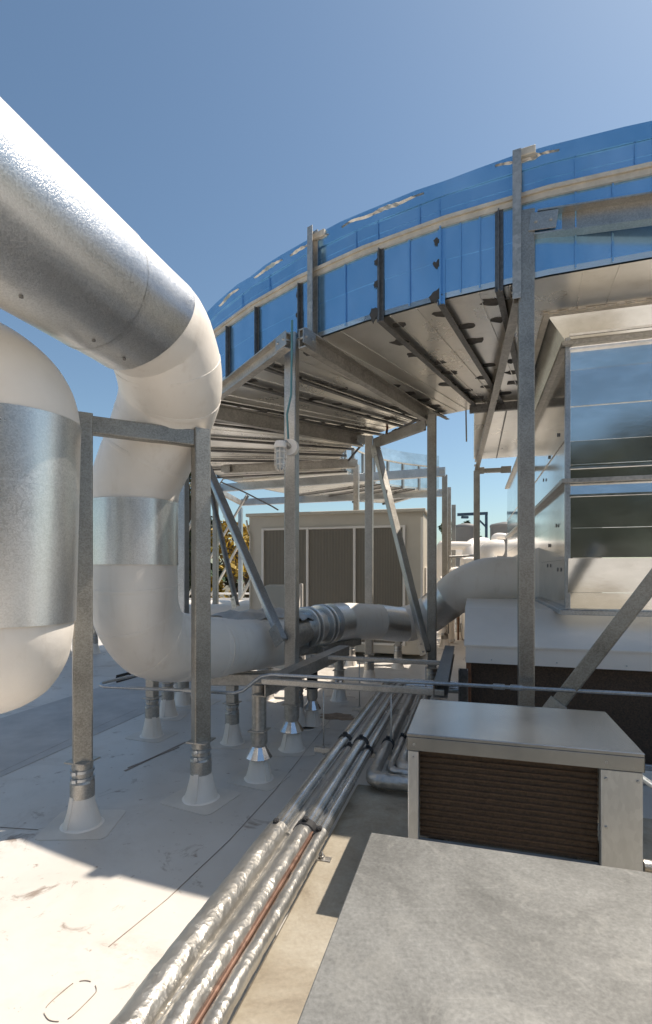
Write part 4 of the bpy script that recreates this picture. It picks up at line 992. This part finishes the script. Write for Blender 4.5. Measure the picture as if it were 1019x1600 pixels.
bar('channel', 'thin rail behind the lamp post under the grey sheet', 'channel', P(366, 1052, 5.9), P(470, 1050, 5.8), rrect(.05, .04, .008), 'galv', group=G3, cleats=False)
conduit([P(222, 1053, 5.6), P(190, 1060, 5.2), P(160, 1067, 5.0), P(157, 1070, 4.9), P(163, 1073, 4.85), P(250, 1077, 4.8), P(366, 1083, 4.72), P(380, 1079, 4.72), P(396, 1066, 4.72), P(408, 1057, 4.72), P(424, 1054, 4.7), P(800, 1074, 4.3), P(1180, 1094, 3.9)], .016, 'long thin conduit with a looped end crossing the whole roof', couplings=(5.4, 11.02, 10.95))
lad = thing('cable_ladder', 'short black slotted rail lying behind the conduit loop', 'rail', P(200, 1058, 5.5))
for q in (0, .05):
    part(MB().extrude(rrect(.02, .03, .004), P(183, 1057, 5.3)+Vector((0, 0, -q)), P(246, 1040, 6.2)+Vector((0, 0, -q))), 'side_rail', 'rubber', lad)
mb = MB()
for k in range(8): 
    a = P(183, 1057, 5.3).lerp(P(246, 1040, 6.2), k/7.0); mb.box(a+Vector((0, 0, -.025)), (.02, .02, .05), (1, 0, 0), bev=.002)
part(mb, 'rungs', 'rubber', lad)
# trapeze hangers below the bundle
def trapeze(v, ul, ur, label, zr=.93):
    t = thing('trapeze_hanger', label, 'hanger', UV(ul, v, .39), 'strut hangers carrying the pipe bundle')
    part(MB().extrude(rrect(.045, .045, .006), UV(ul-.08, v, .405), UV(ur, v, .405)), 'strut', 'galv', t)
    for u in (ul, ur-.05): 
        part(MB().tube([UV(u, v, .36), UV(u, v, zr)], .0065, 8), 'threaded_rod', 'galv', t)
        nb = MB(); 
        for z in (.435, .375): nb.lathe(UV(u, v, z-.008), [(.016, 0), (.016, .014)], 6)
        part(nb, 'nut', 'galv', t)
trapeze(4.35, -1.27, -.62, 'nearer strut hanger on thin rods left of the pipe bundle')
trapeze(5.75, -1.25, -.45, 'farther strut hanger on thin rods by the rear strut')
trapeze(2.68, -1.12, -.74, 'low strut under the couplings in the foreground bundle', zr=.46)

# ================================================================== BACKGROUND
# parapet and rail at the left edge of the roof
t = thing('parapet', 'low white parapet with a cream rail at the far edge of the roof', 'parapet', (-12, 29.2, 0))
mb = MB(); mb.box((0, 29.6, .0), (50, .4, .7), (1, 0, 0), bev=.03); part(mb, 'parapet_wall', 'white', t)
mb = MB(); mb.tube([(-24, 29.5, .62), (25, 29.5, .62)], .05, 10)
for i in range(26): mb.tube([(-24+i*1.96, 29.5, .33), (-24+i*1.96, 29.5, .62)], .03, 6)
part(mb, 'rail', 'white', t)
def hpipe(a, b_, r, label, m='pvc', n=24):
    t = thing('white_pipe', label, 'pipe', Vector(a), 'white pipes on the far roof'); part(MB().tube([a, b_], r, n), 'cover', m, t)
    d = Vector(b_)-Vector(a); k = max(2, int(d.length/2.2)); dn = d.normalized()
    for i in range(k):
        q = Vector(a)+d*(i+.5)/k; part(MB().tube([q-dn*.03, q+dn*.03], r*1.03, n, False), 'band', 'jacket', t)
        part(MB().extrude(rrect(.08, .08), Vector((q.x, q.y, .0)), Vector((q.x, q.y, q.z-r*.9)), EY), 'leg', 'galv', t)
hpipe(P(20, 966, 12), P(392, 962, 13.2), .30, 'long white pipe on the roof behind the two risers')
hpipe(P(-80, 948, 17), P(392, 948, 17.5), .22, 'second white pipe farther back below the golden tree')

def white_block(px0, px1, y0, D, dep, label, m='white', z0=0.0):
    a, b_ = P(px0, y0, D), P(px1, y0, D); t = thing('rooftop_unit', label, 'rooftop unit', Vector(((a.x+b_.x)/2, D+dep/2, z0)), 'white units on the far roof')
    mb = MB(); mb.box(Vector(((a.x+b_.x)/2, D+dep/2, (a.z+z0)/2)), (b_.x-a.x, dep, a.z-z0), (1, 0, 0), bev=.05); part(mb, 'cabinet', m, t)
    mb = MB(); mb.box(Vector(((a.x+b_.x)/2, D+dep/2, a.z+.03)), (b_.x-a.x+.12, dep+.12, .06), (1, 0, 0), bev=.01); part(mb, 'cap', 'tan', t)
    mb = MB()
    for i in range(4): mb.box(Vector((a.x+(b_.x-a.x)*(i+.5)/4, D-.012, (a.z+z0)/2)), ((b_.x-a.x)/4-.08, .03, (a.z-z0)*.75), (1, 0, 0), bev=.005)
    part(mb, 'access_panels', 'tan', t)
white_block(684, 704, 862, 17.5, 3, 'narrow white rooftop unit seen right of the louvred unit')
white_block(706, 740, 888, 19.5, 2.5, 'low white rooftop unit behind the three far posts')
white_block(738, 792, 938, 13.5, 1.2, 'low white unit below the bend of the white elbow')
# white manifold pipes behind the elbow
def bent(pts, r, label, m='pvc'):
    t = thing('white_pipe', label, 'pipe', Vector(pts[0]), 'white pipes on the far roof'); part(tubepts(spline([(Vector(p), r) for p in pts], 5), 18), 'cover', m, t)
    q = Vector(pts[0]); part(MB().tube([q-Vector((0, 0, .03)), q+Vector((0, 0, .03))], r*1.15, 18), 'collar', 'jacket', t)
bent([P(731, 960, 16), P(731, 900, 16), P(733, 862, 16), P(742, 850, 16.3), P(760, 850, 16.5)], .2, 'white pipe rising and bending right behind the white elbow')
bent([P(757, 950, 15), P(758, 880, 15), P(764, 858, 15), P(785, 856, 15)], .24, 'thick white pipe rising before the tanks')
bent([P(686, 950, 16), P(688, 860, 16), P(700, 853, 16), P(735, 853, 16)], .13, 'slim white pipe level across the far posts')
bent([P(700, 862, 20), P(720, 862, 20), P(748, 862, 20), P(770, 862, 20)], .22, 'level white header under the tanks')
bent([P(746, 960, 13), P(746, 930, 13), P(748, 912, 13.2)], .15, 'short white standpipe below the elbow, left of two')
bent([P(768, 960, 13), P(768, 930, 13), P(770, 912, 13.2)], .17, 'short white standpipe below the elbow, right of two')
bent([P(691, 990, 12), P(694, 965, 12), P(700, 955, 12), P(716, 955, 12)], .09, 'small white pipe low beside the inner post')
for k, (px, y) in enumerate(((716, 1000), (690, 996))):
    stand(px, y, .8, ('thin far stand low by the white cap', 'thin far stand behind the inner post')[k], saddle=False)
bent([P(704, 1000, 14), P(704, 905, 14), P(708, 893, 14), P(722, 893, 14)], .11, 'white standpipe with a short bend between the far posts')
bent([P(724, 1000, 15), P(724, 885, 15), P(728, 876, 15), P(744, 876, 15)], .10, 'slender white pipe just left of the far post under the channel')
bent([P(688, 905, 15), P(720, 905, 15), P(752, 905, 15)], .08, 'thin level white pipe crossing behind the elbow top')
bent([P(772, 900, 17), P(772, 850, 17), P(775, 838, 17), P(790, 838, 17)], .10, 'slim white pipe bending toward the plenum under the right tank')
conduit([P(700, 990, 13), P(700, 880, 13), P(702, 870, 13), P(740, 868, 13)], .03, 'thin galvanised conduit rising among the far white pipes', 'galv')
conduit([P(716, 1000, 13.5), P(716, 915, 13.5), P(735, 912, 13.5)], .025, 'rusty thin pipe low among the far white pipes', 'rust')
white_block(712, 730, 905, 17, 1.2, 'small white box behind the standpipes')
# tanks
for px, w_, y0, D, lb in ((728, 40, 821, 24, 'round grey tank on the far roof left of the crane post'), (790, 46, 819, 23, 'round grey tank on the far roof next to the plenum')):
    c = P(px, 890, D); zt2 = CAM_H+(890-y0)/800*D; r = w_/2/800*D
    t = thing('water_tank', lb, 'tank', (c.x, D, 1.6), 'grey tanks on the far roof')
    part(MB().lathe((c.x, D, 1.8), [(r*.98, 0), (r, .05), (r, zt2-1.95), (r*1.03, zt2-1.93), (r*1.03, zt2-1.86), (r*.95, zt2-1.8), (r*.2, zt2-1.7)], 40), 'tank_shell', 'tank', t)
    mb = MB()
    for j in range(6): a = j*math.pi/3; mb.tube([(c.x+r*.85*math.cos(a), D+r*.85*math.sin(a), 0), (c.x+r*.85*math.cos(a), D+r*.85*math.sin(a), 1.8)], .08, 8)
    part(mb, 'legs', 'galv', t); mb = MB().lathe((c.x, D, 1.2), [(r*.97, 0), (r*.97, .6)], 40); part(mb, 'lower_band', 'cream', t)
# davit
t = thing('davit_crane', 'dark blue davit hoist against the sky between the tanks', 'crane', P(760, 890, 21))
b = P(760, 890, 21); b.z = 0; tp = P(760, 802, 21); e = P(715, 803, 21)
part(MB().extrude(rrect(.11, .11), b, tp), 'mast', 'crane', t); part(MB().extrude(rrect(.09, .12), tp+Vector((.05, 0, 0)), e+Vector((0, 0, -.03))), 'arm', 'crane', t)
part(MB().extrude(rrect(.06, .07), tp+Vector((-.02, 0, -.55)), tp+Vector((-.5, 0, -.08))), 'knee_brace', 'crane', t)
mb = MB(); mb.box(e+Vector((.3, 0, -.14)), (.3, .1, .10), (1, 0, 0), bev=.03); part(mb, 'hoist', 'crane', t)

# trees
def tree(x, y, z0, h, rx, m, label, n=2600, lf=.22, slender=1.0, grp='trees beyond the roof edge'):
    t = thing('tree', label, 'tree', (x, y, z0), grp); rnd = random.Random(int(x*31+y*7))
    tr = MB(); tr.tube([(x, y, z0), (x+.1, y, z0+h*.35), (x-.05, y+.1, z0+h*.7), (x, y, z0+h*.93)], [h*.028, h*.02, h*.012, h*.004], 9)
    cl = []
    for k in range(34):
        a = rnd.uniform(0, 2*math.pi); f = rnd.uniform(.25, .98); rr = rx*math.sqrt(max(.03, 1-((f-.5)/.55)**2))*rnd.uniform(.35, 1.0)*slender
        c = Vector((x+rr*math.cos(a), y+rr*math.sin(a), z0+h*f)); cl.append((c, rnd.uniform(.28, .6)*rx*.55))
        if k % 2 == 0: s0 = Vector((x, y, z0+h*(f*.75))); tr.tube([s0, s0.lerp(c, .5)+Vector((0, 0, .15)), c], [h*.008, h*.005, h*.002], 5)
    part(tr, 'trunk', 'bark', t); lv = MB()
    for i in range(n):
        c, r = rnd.choice(cl); d = Vector((rnd.gauss(0, 1), rnd.gauss(0, 1), rnd.gauss(0, .9))); d = d.normalized()*r*rnd.uniform(.45, 1.12)
        p = c+d; a = Vector((rnd.uniform(-1, 1), rnd.uniform(-1, 1), rnd.uniform(-.6, .6))).normalized(); b_ = a.orthogonal().normalized(); b_ = Matrix.Rotation(rnd.uniform(0, 6.28), 3, a) @ b_
        s = lf*rnd.uniform(.6, 1.3); lv.add([p-a*s, p-b_*s*.45, p+a*s, p+b_*s*.45], [(0, 1, 2, 3)])
    me = bpy.data.meshes.new('crown'); base = ROOTS[t.name]; me.from_pydata([v-base for v in lv.v], [], lv.f); me.materials.append(M[m]); me.update()
    o = bpy.data.objects.new('crown', me); C.objects.link(o); o.parent = t
for px, D, topy, rx, m, lb, sl in ((118, 40, 770, 3.2, 'leaf_dark', 'dark leafy tree seen between the left riser and the stand', 1), (160, 46, 800, 3.0, 'leaf_dark', 'dark leafy tree just behind the white riser', 1),
        (296, 44, 735, 2.8, 'leaf_dark', 'tall sparse dark tree beside the stand leg', .8), (322, 36, 812, 2.4, 'leaf_dark', 'low dark tree behind the cross braces', 1),
        (364, 33, 812, 2.7, 'leaf_gold', 'golden lit tree left of the louvred unit', 1), (388, 38, 818, 2.2, 'leaf_gold', 'second golden tree at the corner of the louvred unit', 1), (240, 45, 780, 4, 'leaf_green', 'green tree hidden mostly by the white riser', 1),
        (60, 44, 770, 4, 'leaf_green', 'green tree beyond the left edge of the roof', 1)):
    c = P(px, 890, D); zt3 = CAM_H+(890-topy)/800*D; tree(c.x, D, -6.9, zt3+6.9, rx, m, lb, 3000, .24, sl)
for px, D, topy, lb in ((732, 60, 812, 'far green tree top above the left tank'), (700, 70, 815, 'far green tree top between the far posts')):
    c = P(px, 890, D); zt3 = CAM_H+(890-topy)/800*D; tree(c.x, D, -6.9, zt3+6.9, 1.6, 'leaf_green', lb, 1500, .3)
# dense wood behind the viewer and to the sides, what the bright sheet metal mirrors
rnd = random.Random(5); mb = MB()
for i in range(14000):
    x = rnd.uniform(-60, 75); y = -30-rnd.uniform(0, 8)-abs(x)*.05; top = 14.5+3.0*noise.noise(Vector((x*.16, 1, 4)))+1.2*noise.noise(Vector((x*.6, 3, 1)))
    p = Vector((x, y, -6.9+(top+4.9)*rnd.random()**.7)); a = Vector((rnd.uniform(-1, 1), rnd.uniform(-.6, .6), rnd.uniform(-.6, .6))).normalized(); b_ = a.orthogonal().normalized()
    q = rnd.uniform(.5, 1.1); mb.add([p-a*q, p-b_*q*.7, p+a*q, p+b_*q*.7], [(0, 1, 2, 3)])
me = bpy.data.meshes.new('woodland'); me.from_pydata(mb.v, [], mb.f); me.materials.append(M['leaf_wood']); me.update()
o = bpy.data.objects.new('woodland', me); C.objects.link(o); o['kind'] = 'stuff'; o['label'] = 'dense dark wood behind the roof'; o['category'] = 'woodland'
# far ridge of hills hides the bare horizon
mb = MB(); n = 60; vs = []
for i in range(n+1):
    x = -500+1000*i/n; hgt = 3+6*abs(noise.noise(Vector((i*.23, 0, 2))))
    vs += [Vector((x, 380, -7)), Vector((x, 420, hgt)), Vector((x, 520, -7))]
mb.add(vs, [f for i in range(n) for f in ((i*3, i*3+3, i*3+4, i*3+1), (i*3+1, i*3+4, i*3+5, i*3+2))], True)
struct(mb, 'hills', 'leaf_green')
